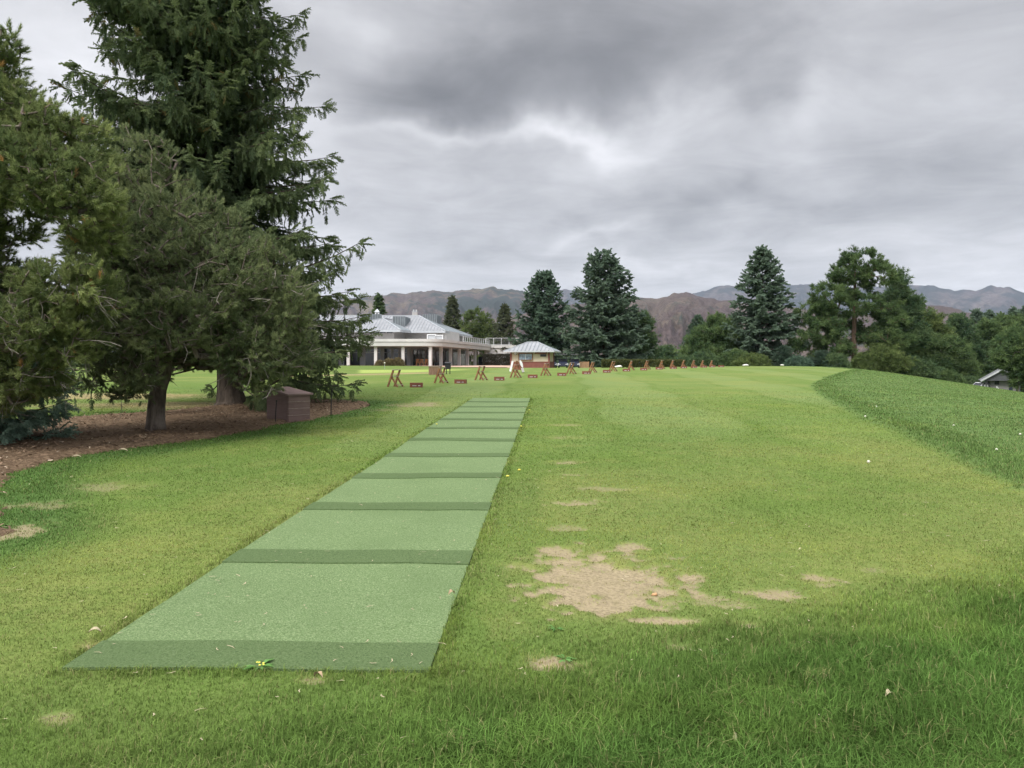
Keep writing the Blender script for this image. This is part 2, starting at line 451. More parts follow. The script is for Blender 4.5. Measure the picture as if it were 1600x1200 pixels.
# ------------------------------------------------------------------ ground sheet
def build_ground():
    th = np.concatenate([np.linspace(-180, -50, 60)[:-1], np.linspace(-50, 50, 680), np.linspace(50, 180, 60)[1:-1]]) * math.pi / 180
    r = np.concatenate([np.geomspace(.3, 2.2, 8)[:-1], np.geomspace(2.2, 150, 560)[:-1], np.geomspace(150, 9800, 46)])
    T, RR = np.meshgrid(th, r)
    x, y = (np.sin(T) * RR).ravel(), (np.cos(T) * RR).ravel()
    m = masks(x, y)
    z = terrain(x, y)
    near = sstep(70, 15, np.hypot(x, y))
    z = z + (fbm(x * .8, y * .8, 77) - .5) * .035 * near + .05 * m['rough'] * sstep(120, 60, y) - .02 * m['dirt'] * near - .03 * m['under'] - .012 * sstep(-.02, .05, m['mat'])
    nt, nr = len(th), len(r)
    i = np.arange(nr - 1)[:, None] * nt; j = np.arange(nt)[None]; k = (j + 1) % nt
    q = np.stack([i + j, i + k, i + nt + k, i + nt + j], -1).reshape(-1, 4)[:, ::-1]
    b = MB()
    V = np.stack([x, y, z], 1)
    tr = [(0 + e, nt * nr, (e + 1) % nt) for e in range(nt)]
    V = np.vstack([V, [(0, 0, Hz(0, 0))]])
    b.add(V, q, [t[::-1] for t in tr])
    pad = lambda a: np.append(a, 0)
    A = np.stack([pad(m['dry']), pad(m['dirt']), pad(m['rough'])], 1)
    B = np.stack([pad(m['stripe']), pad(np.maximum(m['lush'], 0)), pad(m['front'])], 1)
    Cc = np.stack([pad(m['green']), pad(m['straw']), pad(m['far'])], 1)
    D = np.stack([pad(m['under']), pad(m['edge']), pad(m['edge'] * 0)], 1)
    t = NT('lawn')
    def sep(nm):
        a = t.n('ShaderNodeAttribute', attribute_name=nm).outputs['Color']
        s = t.n('ShaderNodeSeparateColor'); t.link(a, s.inputs[0]); return s.outputs
    a, bb, cc, dd = sep('ma'), sep('mb'), sep('mc'), sep('md')
    p = t.pos()
    fine = t.noise(p, 42, 4, .65); mid = t.noise(p, 7, 4, .6); big = t.noise(p, .5, 4); huge = t.noise(p, .12, 3)
    blade = t.noise(t.scaled(p, (1, .45, 1)), 110, 3, .7)
    c = t.mix(bb[0], tuple(C_SD), tuple(C_SL))
    far_mow = t.ramp(t.math('ABSOLUTE', t.math('SUBTRACT', bb[0], .5)), .02, .2)
    c = t.mix(far_mow, tuple(C_BASE), c)
    drym = t.math('MULTIPLY', a[0], t.math('ADD', .45, t.math('MULTIPLY', t.ramp(mid, .35, .65), .75)), clamp=True)
    c = t.mix(drym, c, tuple(C_DRY))
    c = t.mix(a[2], c, tuple(C_ROUGH))
    c = t.mix(t.math('MULTIPLY', dd[1], .75), c, tuple(C_EDGE))
    c = t.mix(bb[2], c, tuple(C_FRONT))
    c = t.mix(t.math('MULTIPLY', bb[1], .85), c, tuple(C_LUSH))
    c = t.mix(cc[0], c, tuple(C_GREEN))
    c = t.mix(t.math('MULTIPLY', cc[1], t.math('ADD', .4, t.ramp(mid, .3, .6)), clamp=True), c, tuple(C_STRAW))
    # blotches and blade-scale variation of the turf itself
    c = t.mix(t.math('MULTIPLY', t.ramp(big, .4, .75), .35), c, t.mix(1, c, (1.35, 1.18, 1.0, 1), 'MULTIPLY'))
    c = t.mix(t.math('MULTIPLY', t.ramp(huge, .45, .7), .30), c, t.mix(1, c, (.80, .90, .85, 1), 'MULTIPLY'))
    c = t.mix(t.math('MULTIPLY', t.ramp(fine, .48, .72), .5), c, t.mix(1, c, (.52, .60, .5, 1), 'MULTIPLY'))
    c = t.mix(t.math('MULTIPLY', t.ramp(blade, .5, .75), .45), c, t.mix(1, c, (1.55, 1.40, 1.5, 1), 'MULTIPLY'))
    dirtc = t.mix(t.ramp(fine, .35, .7), tuple(C_DIRT), tuple(C_DIRT * .62))
    dirtc = t.mix(t.math('MULTIPLY', t.ramp(mid, .5, .7), .35), dirtc, (.17, .15, .07, 1))
    c = t.mix(t.math('MULTIPLY', t.ramp(a[1], 0.0, .5), t.ramp(t.math('ADD', a[1], t.math('MULTIPLY', t.math('SUBTRACT', fine, .5), 2.4)), .05, .95)), c, dirtc)
    c = t.mix(dd[0], c, tuple(C_MULCH))
    farc = t.mix(t.ramp(t.noise(p, .02, 5), .4, .6), tuple(C_FAR), (.045, .06, .03, 1))
    c = t.mix(cc[2], c, farc)
    h = t.math('ADD', t.math('MULTIPLY', fine, .6), t.math('MULTIPLY', blade, .4))
    t.principled(c, .95, .08, h, .55, .035)
    o = b.build('ground', t.m, smooth=True, attrs=dict(ma=A, mb=B, mc=Cc, md=D))
    tag(o, kind='structure')
    return o
build_ground()

# ------------------------------------------------------------------ grass blades
def grass_colour(m, n):
    st = m['stripe'][:, None]
    c = C_SD * (1 - st) + C_SL * st
    f = sstep(.02, .2, np.abs(m['stripe'] - .5))[:, None]
    c = C_BASE * (1 - f) + c * f
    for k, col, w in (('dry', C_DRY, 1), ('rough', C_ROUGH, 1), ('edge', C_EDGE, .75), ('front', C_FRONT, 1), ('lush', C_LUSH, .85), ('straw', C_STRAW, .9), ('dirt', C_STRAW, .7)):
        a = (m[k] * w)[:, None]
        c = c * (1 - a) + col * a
    return c

def build_grass():
    N = 1150000
    d = 1.9 * (95 / 1.9) ** rng.random(N)
    x, y = rng.uniform(-1, 1, N) * (.76 * d + 1.9), d
    # blades crowding the mat edges
    K = 13000
    ye = 3.75 + (MAT_Y1 - 3.75) * rng.random(K) ** 1.9; sl = rng.random(K) < .5
    xe = np.where(sl, ML0[0], MR0[0]) + MDIR[0] * (ye - 3.83) + np.where(sl, -1, 1) * np.abs(rng.normal(0, .07, K)) * np.where(sl, -1, 1) * np.where(sl, -1, 1) - .006
    fr = rng.random(K) < .16
    xe = np.where(fr, rng.uniform(ML0[0] - .1, MR0[0] + .1, K), xe); ye = np.where(fr, 3.83 + -np.abs(rng.normal(0, .07, K)), ye)
    x[:K], y[:K], d[:K] = xe, ye, ye
    gone = (np.arange(N) < K) & (fbm(x * 4.5, y * 4.5, 91, 3) < rng.uniform(.38, .62, N))
    m = masks(x, y)
    edge_pick = np.zeros(N, bool)
    keep = ((m['mat'] < -.01) | ((np.arange(N) < K) & (m['mat'] < .012))) & (m['under'] < .5) & (rng.random(N) > m['dirt'] * .76)
    keep &= ~gone
    far_thin = rng.random(N) < np.maximum(sstep(34, 14, y), sstep(96, 62, y) * (m['rough'] > .6) * .8)
    keep &= far_thin
    x, y = x[keep], y[keep]
    m = {k: v[keep] for k, v in m.items()}
    n = len(x)
    clump = fbm(x * 3.1, y * 3.1, 55, 3)
    hgt = .018 + .060 * m['front'] * (.55 + .9 * clump) + .014 * m['rough'] + .016 * m['lush'] + .014 * m['edge']
    hgt = hgt * rng.uniform(.6, 1.35, n) * (1 - .45 * m['dirt'])
    # tufts creep over the mat edges
    near_mat = (m['mat'] > -.10)
    hgt = np.where(near_mat, np.maximum(hgt, .026 * rng.uniform(.5, 1.7, n)), hgt)
    w = np.maximum(.0030 + .0012 * m['front'], .00095 * y) * rng.uniform(.7, 1.3, n)
    az = rng.uniform(0, 2 * math.pi, n)
    lean = rng.uniform(.25, 1.25, n)
    dx, dy = np.cos(az), np.sin(az)
    sx, sy = -dy, dx
    z = terrain(x, y) + (fbm(x * .8, y * .8, 77) - .5) * .035 * sstep(70, 15, np.hypot(x, y)) + .05 * m['rough'] * sstep(120, 60, y) - .02 * m['dirt'] - .004
    P = np.stack([x, y, z], 1)
    S = np.stack([sx, sy, np.zeros(n)], 1) * (w / 2)[:, None]
    D = np.stack([dx, dy, np.zeros(n)], 1)
    up = np.array([0, 0, 1.])
    mid = P + (D * (.30 * lean)[:, None] + up * .62) * hgt[:, None]
    tip = P + (D * (.95 * lean)[:, None] + up * (1.0 - .22 * lean)[:, None]) * hgt[:, None]
    V = np.stack([P - S, P + S, mid + S * .75, mid - S * .75, tip], 1).reshape(-1, 3)
    base = np.arange(n)[:, None] * 5
    q = base + np.array([[0, 1, 2, 3]]); tr = base + np.array([[3, 2, 4]])
    col = grass_colour(m, n)
    j = rng.normal(0, 1, (n, 1))
    col = col * np.clip(1.30 + .28 * j, .6, 2.2) * np.array([1, 1, 1])
    tone = .58 + .42 * fbm(x * 1.3, y * 1.3, 61, 3) + .50 * fbm(x * 6, y * 6, 62, 2)
    yel = sstep(.5, .72, fbm(x * .9, y * .9, 63, 4))[:, None]
    col = col * tone[:, None] * (1 + yel * np.array([.18, .08, .03]))
    warm = rng.random(n) < (.05 + .20 * m['dry'] + .04 * m['front'] * 0)
    col[warm] = col[warm] * .35 + np.array((.30, .27, .13)) * .65 * rng.uniform(.7, 1.2, (warm.sum(), 1))
    col = np.repeat(col, 5, axis=0)
    b = MB(); b.add(V, q, tr)
    t = NT('grass_blades')
    c = t.n('ShaderNodeAttribute', attribute_name='gcol').outputs['Color']
    dif = t.n('ShaderNodeBsdfDiffuse'); tl = t.n('ShaderNodeBsdfTranslucent'); t.link(c, dif.inputs[0]); t.link(c, tl.inputs[0])
    mx = t.n('ShaderNodeMixShader'); mx.inputs[0].default_value = .35
    t.link(dif.outputs[0], mx.inputs[1]); t.link(tl.outputs[0], mx.inputs[2])
    o = t.n('ShaderNodeOutputMaterial'); t.link(mx.outputs[0], o.inputs[0])
    ob = b.build('grass', t.m, attrs=dict(gcol=col))
    tag(ob, 'short green lawn grass with longer blades in the rough', 'grass', kind='stuff')
build_grass()

# ------------------------------------------------------------------ mulch bed
def build_mulch():
    xs = [p[0] for p in MULCH]; ys = [p[1] for p in MULCH]
    gx = np.linspace(max(min(xs), -22), max(xs), 330); gy = np.linspace(min(ys), max(ys), 260)
    X, Y = np.meshgrid(gx, gy)
    sd = poly_sd(X.ravel(), Y.ravel(), MULCH).reshape(X.shape)
    sd = sd + (fbm(X * 2.2, Y * 2.2, 5) - .5) * .5
    Z = terrain(X, Y) + np.minimum(sd, .25) * .25 + (fbm(X * 5, Y * 5, 15) - .5) * .07 - .01
    ok = (sd > -.12)
    n, mm = X.shape
    I = np.arange(n * mm).reshape(n, mm)
    q = np.stack([I[:-1, :-1], I[:-1, 1:], I[1:, 1:], I[1:, :-1]], -1).reshape(-1, 4)
    kk = (ok[:-1, :-1] & ok[:-1, 1:] & ok[1:, 1:] & ok[1:, :-1]).ravel()
    b = MB(); b.add(np.stack([X.ravel(), Y.ravel(), Z.ravel()], 1), q[kk])
    t = NT('bark_mulch'); p = t.pos()
    n1 = t.noise(p, 16, 5, .7); n2 = t.noise(p, 45, 3, .7); n3 = t.noise(p, 1.2, 3)
    c = t.mix(t.ramp(n1, .35, .65), (.085, .055, .034), (.20, .14, .088))
    c = t.mix(t.math('MULTIPLY', t.ramp(n2, .58, .72), .7), c, (.30, .22, .15))
    c = t.mix(t.math('MULTIPLY', t.ramp(n3, .45, .7), .35), c, (.085, .056, .034))
    t.principled(c, .95, .1, n1, 1, .05)
    tag(b.build('mulch_bed', t.m, smooth=True), kind='structure')
    # loose chips
    N = 15000
    x = rng.uniform(-14, max(xs), N); y = rng.uniform(min(ys), max(ys), N)
    sd = poly_sd(x, y, MULCH) + (fbm(x * 2.2, y * 2.2, 5) - .5) * .5
    k = sd > -.05; x, y, sd = x[k], y[k], sd[k]; n = len(x)
    z = terrain(x, y) + np.minimum(sd, .25) * .25 + (fbm(x * 5, y * 5, 15) - .5) * .07 + .008
    L = rng.uniform(.02, .075, n) * (1 + (rng.random(n) < .04) * 1.2); Wd = rng.uniform(.008, .028, n)
    az = rng.uniform(0, 6.28, n); tl = rng.uniform(-.5, .5, n); rl = rng.uniform(-.7, .7, n)
    A = np.stack([np.cos(az) * np.cos(tl), np.sin(az) * np.cos(tl), np.sin(tl)], 1) * (L / 2)[:, None]
    S = np.stack([-np.sin(az) * np.cos(rl), np.cos(az) * np.cos(rl), np.sin(rl)], 1) * (Wd / 2)[:, None]
    P = np.stack([x, y, z + .01], 1)
    V = np.stack([P - A - S, P + A - S * .6, P + A + S * .8, P - A + S], 1).reshape(-1, 3)
    b = MB(); b.add(V, (np.arange(n)[:, None] * 4 + np.arange(4)[None]), tint=np.repeat(rng.random(n), 4))
    t = NT('bark_chips'); a = t.n('ShaderNodeAttribute', attribute_name='tint').outputs['Fac']
    c = t.mix(t.ramp(a, .0, .85), (.075, .048, .031), (.24, .165, .11))
    c = t.mix(t.ramp(a, .90, .97), c, (.36, .29, .21))
    t.principled(c, .9, .1)
    tag(b.build('bark_chips', t.m), 'loose brown bark chips covering the bed under the pines', 'mulch', kind='stuff')
build_mulch()

# ------------------------------------------------------------------ turf mats
def mat_turf(name, a, b2, fleck):
    t = NT(name); p = t.pos()
    n1 = t.noise(p, 95, 3, .7); n2 = t.noise(p, 42, 4, .7); n3 = t.noise(p, 1.3, 4); n4 = t.noise(t.scaled(p, (1, 6, 1)), 40, 2)
    c = t.mix(t.ramp(n2, .35, .65), a, b2)
    c = t.mix(t.math('MULTIPLY', t.ramp(n1, .5, .68), .75), c, tuple(x * .45 for x in a))
    c = t.mix(t.math('MULTIPLY', t.ramp(n1, .46, .34), .6), c, fleck)
    c = t.mix(t.math('MULTIPLY', t.ramp(n3, .4, .7), .25), c, tuple(x * .72 for x in a))
    if name.endswith('strip'): c = t.mix(t.math('MULTIPLY', n4, .3), c, tuple(x * .5 for x in a))
    t.principled(c, .9, .12, n1, .8, .012); return t.m
M['turf'] = mat_turf('turf_pile', (.112, .172, .068), (.152, .212, .094), (.30, .36, .20))
M['turf_strip'] = mat_turf('turf_flat_strip', (.082, .128, .049), (.104, .152, .062), (.16, .205, .105))
def mat_sheet(name, y0, y1, mt, parent, thick, lift, xin=0.0):
    nx, ny = 26, max(6, int((y1 - y0) / .08))
    U, T = np.meshgrid(np.linspace(0, 1, nx), np.linspace(y0, y1, ny))
    X = ML0[0] + xin + U * (1.83 - 2 * xin) + MDIR[0] * (T - 3.83); Y = T + (U - .5) * -.03
    Z = terrain(X, Y) + (fbm(X * .8, Y * .8, 77) - .5) * .035 * sstep(70, 15, np.hypot(X, Y)) + lift + (fbm(X * 1.7, Y * 1.7, 4) - .5) * .006
    b = MB(); I = np.arange(nx * ny).reshape(ny, nx)
    V = np.stack([X.ravel(), Y.ravel(), Z.ravel()], 1)
    q = np.stack([I[:-1, :-1], I[:-1, 1:], I[1:, 1:], I[1:, :-1]], -1).reshape(-1, 4)
    rim = np.concatenate([I[0, :], I[1:, -1], I[-1, -2::-1], I[-2:0:-1, 0]])
    Vb = V[rim] - (0, 0, thick); k = len(rim); o = len(V)
    qs = [(rim[i], o + i, o + (i + 1) % k, rim[(i + 1) % k]) for i in range(k)]
    b.add(np.vstack([V, Vb]), np.vstack([q, np.array(qs)]))
    return b.build(name, mt, parent)
ORD = ['first', 'second', 'third', 'fourth', 'fifth', 'sixth', 'seventh', 'eighth', 'ninth', 'tenth', 'eleventh', 'twelfth', 'thirteenth', 'fourteenth', 'fifteenth', 'sixteenth']
for i in range(MAT_N):
    y0 = 3.83 + i * MAT_P
    lab = ('green turf mat at the near end of the strip, edged by the lawn in front' if i == 0 else
           'green turf mat at the far end of the strip, nearest the bag stands' if i == MAT_N - 1 else
           f'green turf mat, {ORD[i]} along the strip counted from the near lawn edge')
    r = thing('turf_mat', lab, 'turf mat', group='turf mats laid end to end')
    mat_sheet('turf_pile', y0 + .015, y0 + MAT_P + .01, M['turf'], r, .02, .004)
    mat_sheet('edge_strip', y0 - .01, y0 + .34, M['turf_strip'], r, .014, .013, -.004)

# ------------------------------------------------------------------ tree machinery
def unit(v): return v / (np.linalg.norm(v, axis=-1, keepdims=True) + 1e-9)
def frames(D, roll=None, upref=(0, 0, 1)):
    D = unit(D); n = len(D)
    up = np.broadcast_to(np.array(upref, float), (n, 3)) + rng.normal(0, .02, (n, 3))
    S = unit(np.cross(up, D)); N = np.cross(D, S)
    if roll is not None:
        c, s = np.cos(roll)[:, None], np.sin(roll)[:, None]
        S, N = S * c + N * s, N * c - S * s
    return np.stack([D, S, N], 2)
def place(b, tv, tf, tri, pos, Mx, scale, tint):
    n, k = len(pos), len(tv)
    if n == 0: return
    V = np.einsum('nij,kj->nki', Mx, tv) * np.asarray(scale).reshape(-1, 1, 1) + pos[:, None]
    F = (np.arange(n)[:, None, None] * k + tf[None]).reshape(-1, tf.shape[1])
    tn = np.repeat(np.broadcast_to(tint, (n,)), k)
    b.add(V.reshape(-1, 3), None if tri else F, F if tri else None, tn)
def tmpl_spray(nt=9, w=.075, twl=.42, seed=1, needles=False, flat=.25):
    """a conifer spray along +x: axis and alternating side twigs, each two crossed spindles"""
    r = np.random.default_rng(seed); V, F = [], []
    def spindle(a, c, w):
        a, c = np.array(a), np.array(c); d = (c - a) / np.linalg.norm(c - a)
        s = np.cross(d, (0, 0, 1.)); s /= np.linalg.norm(s) + 1e-9; n = np.cross(s, d)
        m = a * .55 + c * .45
        for e in (s, n):
            i = len(V); V.extend([a, m + e * w, c, m - e * w]); F.append((i, i + 1, i + 2, i + 3))
    spindle((0, 0, 0), (1, 0, 0), w * .9)
    for i in range(nt):
        x = .08 + .82 * (i + r.random() * .5) / nt; sd = 1 if i % 2 else -1
        L = twl * (1.0 - .55 * x) * r.uniform(.75, 1.2); an = r.uniform(.6, 1.0)
        dz = r.normal(-.05, flat)
        spindle((x, 0, 0), (x + L * math.cos(an), sd * L * math.sin(an), L * dz), w * r.uniform(.7, 1.1))
    return np.array(V), np.array(F)
def tmpl_tuft(nn=16, w=.10, spread=1.15, seed=1, back=.8):
    """needle brush: thin triangles fanning from a short shoot along +x"""
    if back > 1.2:
        r = np.random.default_rng(seed); V, F = [], []
        for i in range(nn):
            u = (i + .5) / nn; ph = i * 2.4 + r.uniform(-.4, .4); th = .35 + .75 * (1 - u) * r.uniform(.8, 1.2)
            d = np.array([math.cos(th), math.sin(th) * math.cos(ph), math.sin(th) * math.sin(ph)])
            sd = np.cross(d, r.normal(0, 1, 3)); sd /= np.linalg.norm(sd); o = np.array([-.85 + .75 * u, 0, 0]); L = r.uniform(.42, .58)
            k = len(V); V.extend([o - sd * w / 2, o + sd * w / 2, o + d * L]); F.append((k, k + 1, k + 2))
        return np.array(V), np.array(F)
    r = np.random.default_rng(seed); V, F = [], []
    for i in range(nn):
        th = spread * math.sqrt((i + .5) / nn) * r.uniform(.8, 1.15); ph = i * 2.4 + r.uniform(-.3, .3)
        d = np.array([math.cos(th), math.sin(th) * math.cos(ph), math.sin(th) * math.sin(ph)])
        s = np.cross(d, r.normal(0, 1, 3)); s /= np.linalg.norm(s)
        o = np.array([-back * r.random() * (th / spread), 0, 0]); L = r.uniform(.8, 1.1)
        k = len(V); V.extend([o - s * w / 2, o + s * w / 2, o + d * L]); F.append((k, k + 1, k + 2))
    return np.array(V), np.array(F)
SPRAYS = [tmpl_spray(13, .050, .34, s) for s in (1, 2, 3)]
SPRAYS_FAR = [tmpl_spray(8, .13, .46, s) for s in (4, 5, 6)]
TUFTS = [tmpl_tuft(36, .085, 1.0, s, 2) for s in (1, 2, 3)]
TUFTS_FAR = [tmpl_tuft(14, .22, 1.4, s) for s in (4, 5)]

def edges_mesh(b, A, B, ra, rb, sides=4):
    D = unit(B - A); Fm = frames(D)
    a = np.arange(sides) * 2 * math.pi / sides
    ring = np.cos(a)[None, :, None] * Fm[:, None, :, 1] + np.sin(a)[None, :, None] * Fm[:, None, :, 2]
    V = np.concatenate([A[:, None] + ring * ra[:, None, None], B[:, None] + ring * rb[:, None, None]], 1)
    n = len(A); j = np.arange(sides); k = (j + 1) % sides
    F = np.stack([j, k, k + sides, j + sides], 1)
    b.add(V.reshape(-1, 3), (np.arange(n)[:, None, None] * 2 * sides + F[None]).reshape(-1, 4))

def spruce(name, label, x, y, H, RB, leaf, bark='bark_spruce', detail=1.0, env_p=.75, crown0=.35, seed=1, group=None, near=False, droop=0., trunk_r=None, spray=None, gap=0., up_top=1., tan=0., z0=None, cat='tree', az_fn=None, whorl=None, clip=None, pend=0., lean=0.):
    global rng
    keep = rng; rng = np.random.default_rng(seed)
    zb = (Hz(x, y) if z0 is None else z0) - .05
    root = thing(name, label, cat, (x, y, zb), 0, group)
    tr = trunk_r or H * .018
    tb, cb = MB(), MB()
    zz = np.array([0, .15, .5, 1.2, H * .3, H * .6, H * .85, H])
    rad = np.array([1.55, 1.25, 1.05, .95, .74, .45, .18, .03]) * tr
    tb.tube(np.stack([np.cumsum(rng.normal(0, .01, 8)) + lean * zz, np.cumsum(rng.normal(0, .01, 8)), zz], 1), rad, 12 if near else 6)
    dz = whorl or (.42 if near else H / 26)
    z = crown0
    L_spray = spray or (.42 if near else H * .062)
    PB, DB, SB, TB = [], [], [], []
    eA, eB, eRa, eRb = [], [], [], []
    while z < H - .05 * H * .3:
        t = (z - crown0) / (H - crown0)
        env = RB * (1 - t) ** env_p * (.80 + .20 * min(1, t * 6 + .4))
        nb = max(4, int(round((8.6 if near else 6.5) * (1 - .25 * t))))
        a0 = rng.uniform(0, 6.28)
        for k in range(nb):
            if rng.random() < gap: continue
            az = a0 + k * 6.283 / nb + rng.normal(0, .25)
            L = env * rng.uniform(.76, 1.10) * (az_fn(az, z) if az_fn else 1) + .12
            el = -.22 - droop + (0.85 * up_top + droop) * t ** 1.3 + rng.normal(0, .09)
            s = np.linspace(0, 1, 7)
            up = .28 * (1 - t)
            r_ = L * s * math.cos(el * .6)
            h_ = z + rng.normal(0, dz * .3) + L * (np.sin(el) * s + up * (s ** 3) * .7)
            wig = rng.normal(0, .10)
            P = np.stack([np.cos(az + wig * s) * r_ + lean * z, np.sin(az + wig * s) * r_, h_], 1)
            rr = (.010 + .008 * L) * (1 - .85 * s) if near else (.015 + .010 * L) * (1 - .85 * s)
            eA.append(P[:-1]); eB.append(P[1:]); eRa.append(rr[:-1]); eRb.append(rr[1:])
            # foliage positions along laterals
            bd = unit(P[-1:] - P[:1])[0]; hd = np.array([math.cos(az), math.sin(az), 0]); side = np.array([-hd[1], hd[0], 0])
            step = L_spray * (.44 if near else .46) / detail
            ns = max(2, int(L * .95 / step))
            for q_ in range(ns):
                sp = .10 + .90 * (q_ + rng.random()) / ns
                pt = np.array([np.interp(sp, s, P[:, c]) for c in range(3)])
                LL = (.34 * L * (1 - sp) + .12 * L_spray) if near else (.30 * L * (1 - sp) + .1 * L_spray)
                for sd in (-1, 1):
                    ld = unit((hd * rng.uniform(.55, 1.1) + side * sd * rng.uniform(.6, 1.1) + np.array([0, 0, -.12 - rng.random() * .25 - droop * .4]))[None])[0]
                    m = max(1, int(round(LL / (L_spray * .62))))
                    for e in range(m):
                        off = LL * e / max(1, m)
                        PB.append(pt + ld * off + np.array([0, 0, -.05 * off])); 
                        dd = ld * 1.0 + hd * rng.uniform(-.1, .5) + rng.normal(0, .22, 3) + np.array([0, 0, -.10])
                        if near and rng.random() < .34: dd = dd * .45 + np.array([0, 0, -1.0]) * rng.uniform(.5, 1.1)
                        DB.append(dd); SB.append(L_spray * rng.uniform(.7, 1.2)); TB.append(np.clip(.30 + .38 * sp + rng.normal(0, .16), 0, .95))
                        if pend and rng.random() < pend:
                            h0 = PB[-1]
                            for g in range(rng.integers(1, 3)):
                                PB.append(h0 + np.array([rng.normal(0, .04), rng.normal(0, .04), -.30 * L_spray - g * .6 * L_spray])); DB.append(np.array([0, 0, -1.0]) + rng.normal(0, .18, 3)); SB.append(L_spray * rng.uniform(.6, .95)); TB.append(np.clip(.22 + .25 * sp + rng.normal(0, .14), 0, .95))
            for e in range(2 if near else 1):
                PB.append(P[-1] - bd * L_spray * (.5 if e else .35)); DB.append(bd + np.array([0, 0, .25]) + rng.normal(0, .15, 3)); SB.append(L_spray * 1.0); TB.append(.75)
            if near and m and t < .9:
                pass
        z += dz * rng.uniform(.85, 1.15) * (1 - .35 * t)
    # leader
    for e in range(10 if near else 5):
        zt = H - e * L_spray * .25
        PB.append(np.array([lean * zt, 0, zt - L_spray * .3])); a = rng.uniform(0, 6.28); k = .15 + e * .12
        DB.append(np.array([math.cos(a) * k, math.sin(a) * k, 1.0])); SB.append(L_spray * .8); TB.append(.6)
    P, D, S, T = map(np.array, (PB, DB, SB, TB))
    if tan:
        kk = (rng.random(len(P)) < tan) & (P[:, 2] > .35 * H); T[kk] = .98
    if clip is not None:
        kk = clip(P + np.array([x, y, zb])); P, D, S, T = P[kk], D[kk], S[kk], T[kk]
    which = rng.integers(0, 3, len(P)); roll = rng.normal(0, .5, len(P))
    Fm = frames(D, roll)
    for i, (tv, tf) in enumerate(SPRAYS if near else SPRAYS_FAR):
        k = which == i
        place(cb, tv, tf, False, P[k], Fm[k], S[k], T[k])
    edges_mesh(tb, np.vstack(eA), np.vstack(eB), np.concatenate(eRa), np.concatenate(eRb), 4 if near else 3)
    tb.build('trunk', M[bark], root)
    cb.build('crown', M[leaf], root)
    rng = keep
    return root

